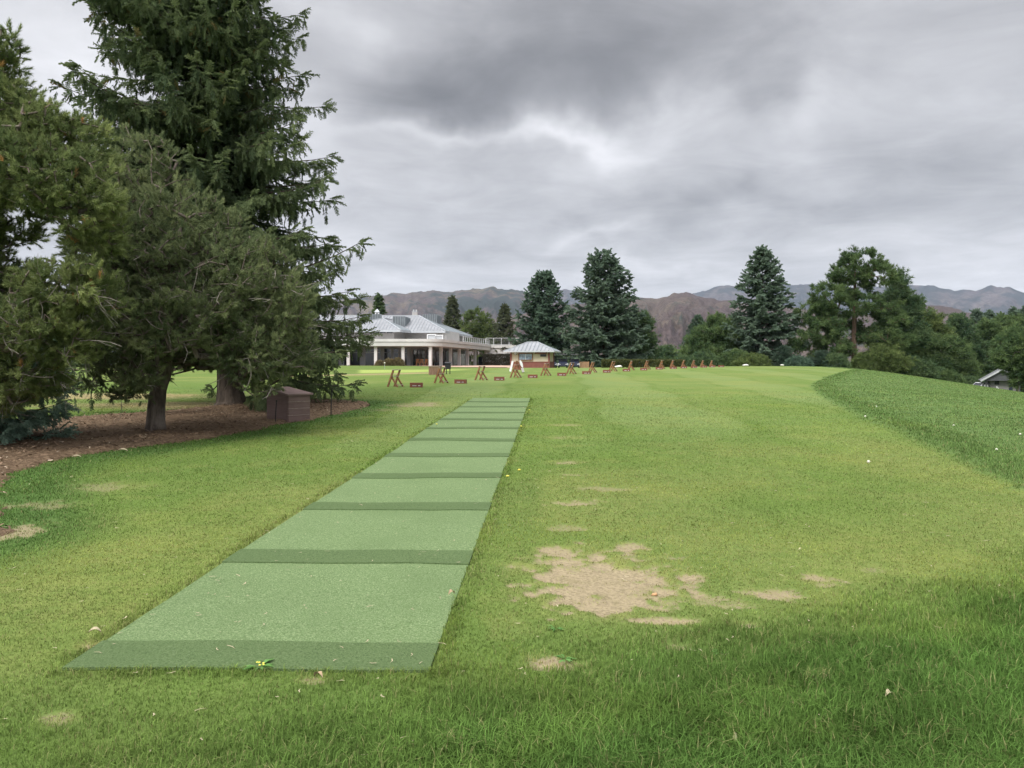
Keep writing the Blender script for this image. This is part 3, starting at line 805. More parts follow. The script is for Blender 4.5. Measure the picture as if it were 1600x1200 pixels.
def pine(name, label, base, lobes, leaf, bark='bark', trunk=None, trunk_r=.15, n_clusters=900, tufts=20, crad=.2, tlen=.075, seed=1, group=None, near=False, dead=0, tan=0., tip_r=.006, inner=.25, upb=.5, cat='tree', dead_zone=None, dens_fn=None):
    """rounded conifer: lobes = (x, y, z, rx, ry, rz) in world metres; limbs grow from the trunk to every needle cluster"""
    global rng
    keep = rng; rng = np.random.default_rng(seed)
    bx, by, bz = base
    root = thing(name, label, cat, (bx, by, bz), 0, group)
    O = np.array([bx, by, bz])
    Lb = np.array(lobes, float)
    area = (Lb[:, 3] * Lb[:, 4] + Lb[:, 3] * Lb[:, 5] + Lb[:, 4] * Lb[:, 5])
    cnt = np.maximum(8, (n_clusters * area / area.sum()).astype(int))
    C, Nn = [], []
    for l, c in zip(Lb, cnt):
        d = unit(rng.normal(0, 1, (c, 3)))
        bump = 1 + .13 * np.sin(d[:, 0] * 7 + l[0] * 3) * np.sin(d[:, 2] * 6 + l[2] * 5) + .10 * np.sin(d[:, 1] * 9 + l[1])
        f = np.where(rng.random(c) < inner, rng.uniform(.25, .7, c), rng.uniform(.74, 1.05, c)) * bump
        C.append(l[:3] + d * l[3:] * f[:, None]); Nn.append(unit(d / l[3:]) * np.clip(f, .3, 1)[:, None])
    C, Nn = np.vstack(C), np.vstack(Nn)
    depth = np.full(len(C), 9.)
    for l in Lb:
        depth = np.minimum(depth, np.linalg.norm((C - l[:3]) / l[3:], axis=1))
    k = (depth > .55) | (rng.random(len(C)) < inner)
    if dens_fn is not None: k &= dens_fn(C)
    k &= C[:, 2] > bz + .25
    C, Nn, depth = C[k], Nn[k], depth[k]
    trunk = np.array(trunk, float) if trunk is not None else np.array([(0, 0, 0), (.03, 0, .5), (0, 0, 1.2), (.1, 0, 2.2)])
    nodes = [p for p in trunk + O]; par = [-1] + list(range(len(trunk) - 1)); wt = [0] * len(nodes)
    order = np.argsort(np.min(np.linalg.norm(C[:, None] - np.array(nodes)[None], axis=2), axis=1))
    arr = np.zeros((len(nodes) + 2 * len(C) + 5, 3)); arr[:len(nodes)] = nodes; cnt_ = len(nodes)
    tnode = np.zeros(len(C), int)
    for i in order:
        p = C[i]
        dv = p - arr[1:cnt_]
        dist = np.linalg.norm(dv, axis=1) + .35 * np.maximum(-dv[:, 2], 0)
        j = 1 + int(np.argmin(dist)); L = dist[j - 1]
        if L > .35 * (1 if near else 3):
            mpt = arr[j] * .5 + p * .5 + rng.normal(0, .08 * L, 3) + np.array([0, 0, -.06 * L])
            arr[cnt_] = mpt; par.append(j); j = cnt_; cnt_ += 1
        arr[cnt_] = p; par.append(j); tnode[i] = cnt_; cnt_ += 1
    par = np.array(par); w = np.zeros(cnt_)
    for i in tnode: w[i] += 1
    for i in range(cnt_ - 1, 0, -1): w[par[i]] += w[i]
    rad = np.minimum(tip_r * np.maximum(w, 1) ** .48, trunk_r * .62)
    nt = len(trunk)
    idx = np.arange(nt, cnt_)
    tb = MB()
    pr = np.minimum(rad[par[idx]], rad[idx] * 1.8)
    edges_mesh(tb, arr[par[idx]] - O, arr[idx] - O, pr, rad[idx], 5 if near else 3)
    tt = np.linspace(0, 1, 14); ti = np.linspace(0, 1, len(trunk))
    tp = np.stack([np.interp(tt, ti, trunk[:, c]) for c in range(3)], 1); tp[0, 2] -= .08
    tr_ = trunk_r * np.interp(tt, [0, .05, .15, .6, 1], [1.3, 1.08, 1.0, .8, .45])
    tb.tube(tp, tr_, 14 if near else 7)
    tb.build('trunk', M[bark], root, smooth=near)
    # tufts
    n = len(C); cc = np.repeat(np.arange(n), tufts)
    off = rng.normal(0, 1, (len(cc), 3)) * crad * np.array([1, 1, .75])
    P = C[cc] + off
    D = Nn[cc] * .8 + np.array([0, 0, upb]) + unit(off) * .6 + rng.normal(0, .28, (len(cc), 3))
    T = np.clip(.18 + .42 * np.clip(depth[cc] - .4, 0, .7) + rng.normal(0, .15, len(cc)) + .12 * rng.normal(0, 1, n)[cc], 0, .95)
    if tan: T[rng.random(len(T)) < tan] = .99
    S = tlen * rng.uniform(.75, 1.3, len(cc))
    Fm = frames(D, rng.uniform(0, 6.28, len(cc)))
    cb = MB(); tm = TUFTS if near else TUFTS_FAR
    which = rng.integers(0, len(tm), len(cc))
    for i, (tv, tf) in enumerate(tm):
        q = which == i
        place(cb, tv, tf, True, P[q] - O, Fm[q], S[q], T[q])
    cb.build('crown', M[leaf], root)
    if dead:
        db = MB(); cand = np.where(C[:, 2] < (dead_zone or 1e9))[0]
        for e in range(dead):
            i = cand[rng.integers(len(cand))]; l0 = C[i] * 1.0 - Nn[i] * rng.uniform(.05, .3)
            d = unit((Nn[i] * .8 + rng.normal(0, .5, 3) + np.array([0, 0, -.1]))[None])[0]; L = rng.uniform(.25, .7)
            p = [l0 - O]; 
            for s_ in range(4):
                d = unit((d + rng.normal(0, .22, 3))[None])[0]; p.append(p[-1] + d * L / 4)
            p = np.array(p); db.tube(p, np.linspace(.0075, .003, 5), 4, False)
            for f in range(2):
                q0 = p[1 + f]; dd = unit((d + rng.normal(0, .6, 3))[None])[0]; l2 = L * rng.uniform(.25, .5)
                db.tube(np.array([q0, q0 + dd * l2 * .5 + rng.normal(0, .01, 3), q0 + dd * l2]), [.0045, .0035, .002], 3, False)
        tag(db.build('dead_twigs', M['dead'], root), kind='stuff')
    rng = keep
    return root

def lobes_at(lst, d):
    """lobe list: (px, py, r_px, r_py, depth offset in metres)"""
    out = []
    for (px, py, rx, ry, dd) in lst:
        x, y, z = at(px, py, d + dd)
        s = (d + dd) / FPX
        out.append((x, y, z, rx * s, (rx + ry) * .5 * s, ry * s))
    return out

# ---- the near trees
bx, by = unproj(243, 676)
LOB_B = lobes_at([(222, 268, 62, 62, .2), (170, 350, 60, 75, -.3), (275, 345, 75, 62, -.4), (215, 400, 95, 90, -1.0), (340, 375, 60, 60, .1), (330, 440, 90, 80, -.9), (405, 425, 58, 58, 0.1),
                  (170, 470, 72, 70, -.5), (265, 500, 90, 60, -1.4), (425, 490, 68, 66, -.3), (380, 540, 70, 50, -.9), (460, 545, 40, 48, -.1), (200, 540, 65, 45, -.8), (185, 590, 48, 36, -.6),
                  (330, 545, 70, 40, .6), (415, 590, 42, 30, -.5), (220, 590, 34, 26, -1.1), (250, 420, 120, 120, 1.2), (400, 500, 80, 80, 1.3), (240, 545, 90, 40, .7)], by)
pine('pinyon_pine', 'rounded dense pinyon pine with a short forked grey trunk in the mulch', (bx, by, Hz(bx, by)), LOB_B, 'leaf_pinyon',
     trunk=[(0, 0, 0), (.01, 0, .45), (.06, 0, .85), (.16, .05, 1.15), (.10, .1, 1.9), (.2, .1, 3.0)], trunk_r=.165, n_clusters=3000, tufts=6, crad=.085, tlen=.125, seed=3, near=True, dead=230, dead_zone=Hz(bx, by) + 3.1, inner=.3)
ax, ay = at(-150, 600, 11.5)[:2]
LOB_A = lobes_at([(12, 72, 20, 34, 0), (14, 110, 24, 26, 0), (20, 175, 50, 44, 0), (-50, 150, 90, 90, .3), (70, 205, 48, 55, -.2), (115, 235, 58, 60, .2), (35, 265, 75, 60, -.6), (120, 300, 68, 62, -.3), (60, 300, 60, 40, .5), (150, 360, 48, 44, 0),
                  (-110, 260, 130, 110, 0), (90, 440, 66, 40, -.5), (150, 455, 44, 44, 0.1), (20, 500, 66, 44, -.6), (95, 520, 52, 50, -.1), (135, 540, 28, 30, .2), (20, 575, 62, 40, -.1), (-70, 520, 80, 90, 0), (-120, 400, 100, 100, .4), (75, 590, 34, 30, .2), (-10, 430, 60, 34, .8), (18, 608, 48, 26, .3), (-50, 620, 60, 40, .2), (20, 360, 44, 24, .9), (-40, 350, 60, 40, .6)], 11.5)
pine('pine', 'tall open pine at the edge, yellowish needles on bare horizontal limbs', (ax, ay, Hz(ax, ay)), LOB_A, 'leaf_pine',
     trunk=[(0, 0, 0), (.0, 0, .8), (.05, 0, 1.6), (.1, 0, 2.6), (.15, .05, 3.8), (.9, .1, 5.0)], trunk_r=.19, n_clusters=2600, tufts=6, crad=.085, tlen=.13, seed=8, near=True, dead=200, dead_zone=2.9, tan=.012, inner=.22)
sx_, sy_ = unproj(361, 633)
def spruce_side(az, z):
    return 1 + .08 * math.sin(3 * az + z * 1.3) + .10 * math.sin(az * 2 - z * .8) + (.08 * (math.cos(az) < -.2) if z > 6.5 else 0) - (.17 if math.cos(az) > .1 and z > 3.9 else 0) + (.10 if math.cos(az) > .3 and z < 3.4 else 0)
spruce('giant_spruce', 'tall dark spruce with drooping branches towering behind the pinyon', sx_, sy_, 20.5, 4.5, 'leaf_spruce', near=True, seed=21, lean=-.075, env_p=.55, crown0=1.45, trunk_r=.33, droop=.10, detail=1.25, whorl=.45, gap=.05, tan=.02, az_fn=spruce_side, pend=.40, clip=lambda W: ~((np.hypot(W[:, 0] - sx_, W[:, 1] - sy_) < 3.3) & (W[:, 2] < 2.35) & (W[:, 0] < sx_ + 1.3)))
fx, fy = at(-14, 640, 13.1)[:2]
spruce('blue_spruce', 'low blue-green spruce whose branches sweep the mulch by the photo edge', fx, fy, 3.0, 1.28, 'leaf_foreblue', near=True, seed=31, env_p=.55, crown0=.15, droop=-.05, detail=1.5, whorl=.24, spray=.30)

# ---- trees further off: (px, distance, top py, half width px, kind ...)
def far_spruce(px, d, top, hw, leaf, label, seed, env_p=.85, group='conifers standing beyond the lawn', **kw):
    x = (px - 800) / FPX * d; zb = Hz(x, d); H = CAMZ + (HOR - top) * d / FPX - zb
    return spruce('spruce', label, x, d, H, hw * d / FPX, leaf, seed=seed, env_p=env_p, group=group, crown0=kw.pop('crown0', H * .03), **kw)
far_spruce(850, 130, 429, 57, 'leaf_bluegreen', 'broad dark green spruce with upswept tips behind the kiosk roof', 41, .62, up_top=1.5, droop=-.12, detail=1.25)
far_spruce(944, 116, 394, 74, 'leaf_blue', 'tallest full blue-green spruce standing just beyond the golf carts', 42, .62, detail=1.35)
far_spruce(1191, 102, 388, 73, 'leaf_blue', 'tall pointed blue spruce with a brownish tip beside the big ponderosa', 43, .80, gap=.12, tan=.0, detail=1.2)
far_spruce(707, 178, 463, 25, 'leaf_brownish', 'small brownish spruce rising behind the clubhouse roof screen', 44)
far_spruce(788, 150, 475, 28, 'leaf_brownish', 'narrow brownish-green spruce between the round pine and dark spruce', 45)
far_spruce(592, 170, 461, 26, 'leaf_deep', 'dark spruce behind the clubhouse cupola, beside the giant spruce', 46)
far_spruce(1090, 128, 492, 34, 'leaf_bluegreen', 'slim spruce half hidden behind the round-topped bushy pine', 47)
for i, (px, top, hw, d, lab) in enumerate([(1526, 484, 26, 128, 'pale-tipped blue spruce, broadest of the distant row above the hut'), (1546, 487, 20, 150, 'slender spruce close beside the broadest spruce in the distant row'), (1564, 490, 15, 165, 'smallest spruce peeking up in the middle of the distant row'),
                                           (1585, 482, 20, 150, 'pointed spruce rising from the distant row near the photo edge'), (1603, 480, 22, 150, 'spruce cut by the photo edge at the end of the distant row')]):
    far_spruce(px, d, top, hw, 'leaf_blue' if i != 2 else 'leaf_deep', lab, 50 + i)
far_spruce(1438, 135, 473, 24, 'leaf_deep', 'dark spruce tip showing just above the light green pine', 57)
far_spruce(1225, 96, 540, 30, 'leaf_bluegreen', 'low dark bluish spruce spreading at the foot of the blue spruce', 58)
far_spruce(1285, 95, 548, 34, 'leaf_bluegreen', 'low dark bluish spruce crouching left of the ponderosa trunk', 59)

def far_pine(px, d, spec, leaf, label, seed, trunk_h=None, trunk_px=None, trunk_r=None, n=520, tufts=14, crad=.45, tlen=.46, bark='bark', group='conifers standing beyond the lawn', name='pine_tree', **kw):
    x = ((trunk_px or px) - 800) / FPX * d; zb = Hz(x, d)
    lb = lobes_at(spec, d)
    top = max(l[2] for l in lb) - zb
    th = trunk_h or top * .75
    return pine(name, label, (x, d, zb), lb, leaf, bark=bark, trunk=[(0, 0, 0), (.05, 0, th * .2), (.0, 0, th * .45), (.2, 0, th * .75), (.1, 0, th)], trunk_r=trunk_r or top * .025, n_clusters=n, tufts=tufts, crad=crad, tlen=tlen, seed=seed, group=group, tip_r=.02, **kw)
far_pine(1338, 98, [(1345, 412, 32, 26, 0), (1318, 425, 24, 20, .5), (1372, 432, 24, 26, -.5), (1340, 440, 30, 24, 1), (1290, 462, 30, 22, -1), (1310, 480, 34, 20, 0), (1270, 490, 24, 20, .5), (1345, 472, 34, 16, -1), (1375, 480, 28, 15, 1), (1396, 502, 24, 15, 0),
                    (1285, 515, 36, 22, -1), (1330, 520, 40, 18, 1.5), (1378, 530, 30, 15, -1), (1260, 535, 26, 20, 0), (1300, 548, 38, 16, -1.5), (1405, 535, 24, 20, 0), (1290, 500, 30, 20, 2)],
         'leaf_ponderosa', 'big open ponderosa pine with a reddish trunk, tallest of its cluster', 61, trunk_px=1334, bark='bark_red', trunk_r=.34, n=660, tufts=15, crad=.28, tlen=.36, trunk_h=11.5, inner=.15)
far_pine(1405, 104, [(1403, 440, 10, 12, 0), (1400, 465, 22, 16, 0), (1420, 480, 16, 16, 0), (1405, 495, 26, 16, 0), (1395, 525, 34, 22, 1), (1425, 520, 22, 22, 0)], 'leaf_deep', 'dark pine with a lone tufted leader leaning by the ponderosa', 62, n=300)
far_pine(745, 165, [(745, 506, 24, 22, 0), (735, 528, 22, 18, 0), (760, 526, 22, 20, 0), (748, 545, 30, 20, 0), (775, 545, 16, 18, 0)], 'leaf_light', 'bright round-headed pine directly behind the railed roof deck', 63, n=300)
far_pine(1002, 122, [(1000, 512, 16, 22, 0), (1003, 540, 18, 26, 0)], 'leaf_deep', 'rounded green tree tucked behind the tallest blue-green spruce', 64, n=200)
far_pine(1122, 106, [(1122, 525, 34, 24, 0), (1096, 545, 28, 22, 0), (1140, 540, 32, 26, 0), (1115, 555, 40, 18, -1), (1128, 508, 22, 16, 2)], 'leaf_ponderosa', 'wide round-topped bushy pine left of the pointed blue spruce', 65, n=380)
far_pine(1036, 165, [(1034, 553, 12, 12, 0), (1030, 563, 14, 9, 0)], 'leaf_deep', 'small round dark tree under the brown foothill, left of two', 66, n=80)
far_pine(1050, 160, [(1047, 549, 8, 9, 0), (1054, 563, 16, 9, 0)], 'leaf_deep', 'small dark tree under the brown foothill with a knobbly top', 67, n=80)
far_pine(1446, 112, [(1447, 503, 20, 18, 0), (1435, 525, 24, 18, 0), (1462, 525, 22, 20, 0), (1450, 548, 34, 22, 0), (1430, 560, 20, 18, 0)], 'leaf_light', 'light yellow-green bushy pine in front of the distant spruces', 68, n=330)
far_pine(1478, 108, [(1478, 552, 30, 26, 0), (1470, 575, 34, 20, 0), (1495, 572, 26, 24, 0), (1465, 540, 18, 16, 1), (1500, 588, 24, 16, 0)], 'leaf_ponderosa', 'grey-green bushy pine spreading low left of the little hut', 69, n=330)
far_pine(1502, 118, [(1500, 515, 20, 20, 0), (1486, 530, 18, 18, 0), (1512, 545, 24, 22, 0), (1525, 565, 24, 24, 0), (1530, 585, 18, 18, -1)], 'leaf_deep', 'deep green pine behind the hut roof with a bare grey snag', 70, n=300, dead=30)
far_pine(1552, 122, [(1555, 524, 26, 26, 0), (1578, 514, 22, 20, 0), (1565, 555, 30, 24, 0), (1545, 560, 22, 20, 0)], 'leaf_ponderosa', 'broad olive pine directly above the hut ridge', 71, n=320)
far_pine(1590, 84, [(1592, 540, 22, 26, 0), (1578, 562, 16, 12, 0), (1602, 574, 18, 22, 0), (1632, 560, 40, 50, 0)], 'leaf_ponderosa', 'olive pine overhanging the near end of the grey hut', 72, n=330)
far_pine(1375, 96, [(1375, 560, 26, 16, 0), (1395, 568, 20, 12, 0), (1362, 572, 14, 8, 0)], 'leaf_light', 'low yellow-green pine shrub right of the ponderosa trunk', 73, n=150)
far_pine(1425, 98, [(1420, 575, 26, 14, 0), (1440, 585, 22, 12, 0)], 'leaf_deep', 'dark low pine on the slope below the light green pine', 74, n=150)
# beyond the left trees, glimpsed under their boughs
for i, (px, d, top, hw, lf, lab) in enumerate([(70, 62, 470, 60, 'leaf_deep', 'dark spruce far across the lawn, glimpsed under the open pine'), (150, 75, 500, 50, 'leaf_bluegreen', 'bluish spruce far across the lawn, glimpsed left of the pinyon trunk'), (285, 80, 480, 46, 'leaf_deep', 'dark spruce far across the lawn, glimpsed between pinyon and giant spruce'), (440, 120, 470, 42, 'leaf_deep', 'dark spruce hidden behind the giant spruce near the clubhouse'),
                                               (-160, 60, 380, 90, 'leaf_bluegreen', 'bluish spruce outside the frame beyond the low blue-green spruce')]):
    far_spruce(px, d, top, hw, lf, lab, 80 + i, group='conifers across the left lawn')
for i, (px, d, lab) in enumerate([(1690, 100, 'olive pine past the hut outside the frame'), (1800, 110, 'dark pine far past the hut outside the frame')]):
    far_pine(px, d, [(px, 540, 40, 40, 0), (px - 20, 575, 44, 30, 0), (px + 25, 575, 44, 34, 0)], 'leaf_deep' if i else 'leaf_ponderosa', lab, 90 + i, n=260)

# ------------------------------------------------------------------ hedges and shrubs
def leafy_box(name, label, c, s, rz, leaf, n, size, cat, group=None, seed=1, blob=False):
    r = np.random.default_rng(seed); root = thing(name, label, cat, (c[0], c[1], c[2]), rz, group)
    if blob:
        d = unit(r.normal(0, 1, (n, 3))); d[:, 2] = np.abs(d[:, 2]); f = r.uniform(.55, 1.05, n)[:, None]
        P = d * f * np.array([s[0] / 2, s[1] / 2, s[2]]); N = d
    else:
        P = (r.random((n, 3)) - [.5, .5, 0]) * s
        ax_ = r.integers(0, 4, n); e = r.normal(0, .04, n)
        P[ax_ == 0, 1] = -s[1] / 2 + e[ax_ == 0]; P[ax_ == 1, 2] = s[2] + e[ax_ == 1]; P[ax_ == 2, 0] = np.sign(P[ax_ == 2, 0]) * s[0] / 2 + e[ax_ == 2]
        N = np.zeros((n, 3)); N[ax_ == 0, 1] = -1; N[ax_ == 1, 2] = 1; N[ax_ == 2, 0] = np.sign(P[ax_ == 2, 0])
    b = MB(); F = frames(N + r.normal(0, .6, (n, 3)) + [0, 0, .4], r.uniform(0, 6.28, n))
    tv, tf = TUFTS_FAR[0]
    place(b, tv, tf, True, P, F, size * r.uniform(.7, 1.3, n), np.clip(r.normal(.45, .2, n), 0, .95))
    b.build('foliage', M[leaf], root)
    return root
def gz(px, py, d): return at(px, py, d)
x, y = -2.4, 138.0
leafy_box('clipped_hedge', 'clipped brownish hedge along the white wall beside the kiosk', (-2.5, 138, 1.35), (5.2, 1.2, 2.15), 0, 'leaf_twiggy', 2600, .22, 'hedge')
hx = (985 - 800) / FPX * 96
leafy_box('low_hedge', 'low yellow-green hedge behind the middle of the bag stand row', (hx + 1.6, 96, Hz(hx, 96) - .05), (10, 1.4, .95), -.1, 'leaf_hedge', 2600, .2, 'hedge')
for i, (px, d, w, h, lf, lab) in enumerate([(1175, 96, 5, 1.7, 'leaf_light', 'leafy green shrub at the foot of the pointed blue spruce'), (1070, 100, 5, 1.5, 'leaf_deep', 'dark shrub in front of the bushy round pine'), (1150, 98, 5, 2.2, 'leaf_ponderosa', 'olive shrub between round pine and blue spruce'), (890, 122, 4, 1.6, 'leaf_deep', 'dark shrub behind the parked golf carts'), (1248, 93, 3.5, 1.3, 'leaf_bluegreen', 'bluish shrub right of the blue spruce trunk'), (1305, 94, 3.5, 1.8, 'leaf_deep', 'dark shrub left of the reddish ponderosa trunk'),
                                        (1468, 100, 6, 1.8, 'leaf_ponderosa', 'olive shrub on the slope below the grey-green pine'), (1512, 104, 5, 1.6, 'leaf_deep', 'dark shrub beside the parked white car'), (1350, 95, 3.5, 2.2, 'leaf_light', 'pale green shrub right of the reddish ponderosa trunk'), (1400, 97, 5, 2.4, 'leaf_ponderosa', 'olive shrub on the hill crest right of the ponderosa'), (1100, 98, 5, 2.0, 'leaf_deep', 'dark shrub under the bushy pine by the last bag stand')]):
    x = (px - 800) / FPX * d
    leafy_box('shrub', lab, (x, d, Hz(x, d) - .1), (w, w * .7, h), 0, lf, 700, .3, 'shrub', 'shrubs at the edge of the lawn', 100 + i, True)
for i, (px, py, w, h, lab) in enumerate([(594, 571, 1.6, .8, 'low reddish-tan ornamental grass clump nearest the giant spruce'), (608, 571, 2.2, 1.1, 'tan ornamental grass clump in front of the porch windows'), (622, 571, 1.9, 1.25, 'tallest tan ornamental grass clump, against the porch column')]):
    x, y, z = at(px, py, 112.5)
    leafy_box('ornamental_grass', lab, (x, y, Hz(x, y) - .03), (w, 1.0, h), 0, 'leaf_ornamental', 500, .22, 'plant', 'ornamental grasses along the porch', 130 + i, True)

# ------------------------------------------------------------------ clubhouse
ZG = 1.56
def bld(mb, name, mat, root, smooth=False):
    L = np.array(root.matrix_basis.translation if root.parent is None else root.parent.matrix_basis.translation)
    mb.v = [v - L for v in mb.v]
    return mb.build(name, mat, root, smooth)

club = thing('clubhouse', 'long pale clubhouse with grey metal hip roofs and a columned porch', 'clubhouse', (-16, 120, ZG))
A_, WD = np.array([-12.2, 115.]), np.array([.22, .976])
INW = np.array([-.976, .22])
def wpt(t, off=0.0): return tuple(A_ + WD * t + INW * off)
# porch slab with a rounded corner
def slab_poly(out):
    f0 = (-46, 115 - .75 - out)
    cx, cy = A_ + INW * 2.0 + np.array((0, 1.6)) * 1
    arc = []
    rr = 2.9 + out
    for k in range(9):
        a = -math.pi / 2 + (math.pi / 2 - .222) * k / 8 
        arc.append((cx + 1.0 + rr * math.cos(a), cy + .62 + rr * math.sin(a)))
    y_front = 115 - .75 - out
    arc = [(p[0], p[1] - (arc[0][1] - y_front)) for p in arc]
    e = A_ + WD * 33.6 - INW * (.75 + out)
    e2 = A_ + WD * 33.6 + INW * 5
    return [f0] + arc + [tuple(e), tuple(e2), (-46, 150)]
b = MB(); b.prism(slab_poly(0), 4.50, 5.08); bld(b, 'lower_fascia', M['fascia'], club)
b = MB(); b.prism(slab_poly(.10), 5.12, 5.55); bld(b, 'roof_parapet', M['white'], club)
b = MB(); b.prism(slab_poly(-.06), 5.081, 5.119); bld(b, 'fascia_groove', M['screen'], club)
b = MB(); b.prism(slab_poly(-.10), 4.44, 4.497); bld(b, 'porch_soffit', M['soffit'], club)
# columns
cols = [(-36.8, 115), (-32.7, 115), (-28.6, 115), (-24.5, 115), (-20.4, 115), (-16.3, 115), (-12.2, 115)] + [wpt(t) for t in (5.03, 10.07, 14.9, 19.9, 24.9, 32.7)]
for i, (x, y) in enumerate(cols):
    b = MB(); b.box(x, y, (ZG - .3 + 4.44) / 2, .44, .44, 4.44 - ZG + .3, 0 if i < 6 else -.22); bld(b, 'column', M['white'], club)
# inner walls: front and wing, with glazing
I0 = np.array([-15.9, 119.6])
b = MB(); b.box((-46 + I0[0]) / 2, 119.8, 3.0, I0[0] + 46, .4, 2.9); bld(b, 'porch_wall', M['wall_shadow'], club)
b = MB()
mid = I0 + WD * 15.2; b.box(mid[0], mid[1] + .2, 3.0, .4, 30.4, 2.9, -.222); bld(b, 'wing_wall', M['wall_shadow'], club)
for (x0, x1) in [(-33.5, -30.5), (-29.6, -27), (-26.2, -23.6), (-22.9, -20.4), (-19.95, -18.75), (-18.5, -17.6), (-17.4, -16.3)]:
    b = MB(); b.box((x0 + x1) / 2, 119.55, (ZG + 4.2) / 2, x1 - x0, .09, 4.2 - ZG - .04); w = bld(b, 'window', M['glass'], club)
    f = MB(); f.box((x0 + x1) / 2, 119.5, 3.6, x1 - x0 - .02, .05, .06); f.box(x0 + .04, 119.5, 2.9, .07, .05, 2.5); f.box(x1 - .04, 119.5, 2.9, .07, .05, 2.5); bld(f, 'frame', M['grey_paint'], w)
for (t0, t1, zt) in [(1.0, 2.3, 4.1), (3.0, 6.2, 4.2), (7.5, 11.0, 4.2), (12.3, 16.2, 4.1), (17.4, 20.0, 4.2), (22, 25.5, 4.1), (26.5, 29.5, 3.8)]:
    c = I0 + WD * (t0 + t1) / 2 - INW * .24
    b = MB(); b.box(c[0], c[1], (ZG + zt) / 2, .09, t1 - t0, zt - ZG - .05, -.222); bld(b, 'window', M['glass'], club)
# upper storey walls
b = MB(); b.prism([(-46, 123), (-18.9, 123), (-17.6, 127.5), (-10.9, 127.2), (-9.3, 134.4), (-12, 136), (-9, 146), (-46, 150)], 5.5, 7.32); bld(b, 'upper_wall', M['wall'], club)
b = MB(); b.prism([(-11.6, 127.13), (-10.84, 127.13), (-9.22, 134.5), (-11.6, 134.5)], 5.53, 7.30); bld(b, 'stair_wall', M['white'], club)
for (px0, px1) in [(570, 574.5), (576, 585), (587, 593.5), (594, 602.5), (604.5, 613.5)]:
    x0, x1 = (px0 - 800) / FPX * 123, (px1 - 800) / FPX * 123
    b = MB(); b.box((x0 + x1) / 2, 122.97, 6.95, x1 - x0, .1, .34); bld(b, 'window', M['glass'], club)
# roofs
def hip(mb_name, top, bottom_faces, mat=None):
    pass
EZ = 7.28
Rr, Rl = (-16.6, 137, 10.45), (-48, 137, 10.45)
F_, G_ = (-11.0, 125.8, EZ), (-7.7, 148, EZ)
def seams(mb, e0, e1, r0, r1, spacing=.55, w=.05, h=.07):
    """raised seams running up the slope between an eave edge and a ridge edge"""
    e0, e1, r0, r1 = map(Vector, (e0, e1, r0, r1))
    L = (e1 - e0).length; n = int(L / spacing); nrm = (e1 - e0).cross(r0 - e0 if (r0 - e0).length > .1 else r1 - e0).normalized()
    if nrm.z < 0: nrm = -nrm
    ed = (e1 - e0).normalized()
    # slope direction = perpendicular to the eave, in the plane
    sd = nrm.cross(ed).normalized()
    if sd.z < 0: sd = -sd
    A0, A1 = 0.0, L
    hgt = (r0 - e0).dot(sd); ra, rb = (r0 - e0).dot(ed), (r1 - e0).dot(ed)
    for k in range(n + 1):
        s = (k + .5) * L / (n + 1)
        top = hgt
        if s < ra: top = hgt * s / max(ra, 1e-3)
        elif s > rb: top = hgt * (L - s) / max(L - rb, 1e-3)
        if top < .3: continue
        a = e0 + ed * s + nrm * h * .5; c = a + sd * (top - .05)
        mb.bar(a, c, w, h, nrm)
def roof_thing(name, faces, ridge_edges, root, eaves):
    b = MB(); sm = MB(); tm = MB()
    for f in faces:
        b.add(f, [(0, 1, 2, 3)] if len(f) == 4 else None, [(0, 1, 2)] if len(f) == 3 else None)
        e0, e1 = f[0], f[1]
        if len(f) == 4: seams(sm, e0, e1, f[3], f[2])
        else: seams(sm, e0, e1, f[2], f[2])
    for a, c in ridge_edges: tm.bar((a[0], a[1], a[2] + .05), (c[0], c[1], c[2] + .05), .22, .12)
    for a, c in eaves: tm.bar((a[0], a[1], a[2] - .17), (c[0], c[1], c[2] - .17), .16, .34)
    r = bld(b, name, M['roof_metal'], root)
    bld(sm, 'standing_seams', M['seam'], r); bld(tm, 'ridge_and_eave_trim', M['trimroof'], r)
    return r
B1, B2 = (-48, 125.8, EZ), (-48, 148, EZ)
roof_thing('roof', [[B1, F_, Rr, Rl], [F_, G_, Rr], [G_, B2, Rl, Rr]], [(Rr, Rl), (Rr, F_), (Rr, G_)], club, [(B1, F_), (F_, G_), (G_, B2)])
ap = (-21.6, 128.2, 9.45); apb = (-20.4, 133.5, 9.45)
e1, e2, e3, e4 = (-30.5, 121.8, 7.24), (-17.7, 121.8, 7.24), (-16.4, 126.6, 7.24), (-31, 128, 7.24)
roof_thing('wing_roof', [[e1, e2, ap], [e2, e3, apb, ap], [e4, e1, ap]], [(ap, e1), (ap, e2), (ap, apb)], club, [(e1, e2), (e2, e3)])
b = MB(); b.prism([(-48, 125.9), (-11.1, 125.9), (-7.9, 147.8), (-48, 147.8)], EZ - .16, EZ - .10); b.prism([(-30.3, 121.9), (-17.8, 121.9), (-16.5, 126.4), (-30.6, 127.8)], EZ - .22, EZ - .17); bld(b, 'eave_soffit', M['soffit'], club)
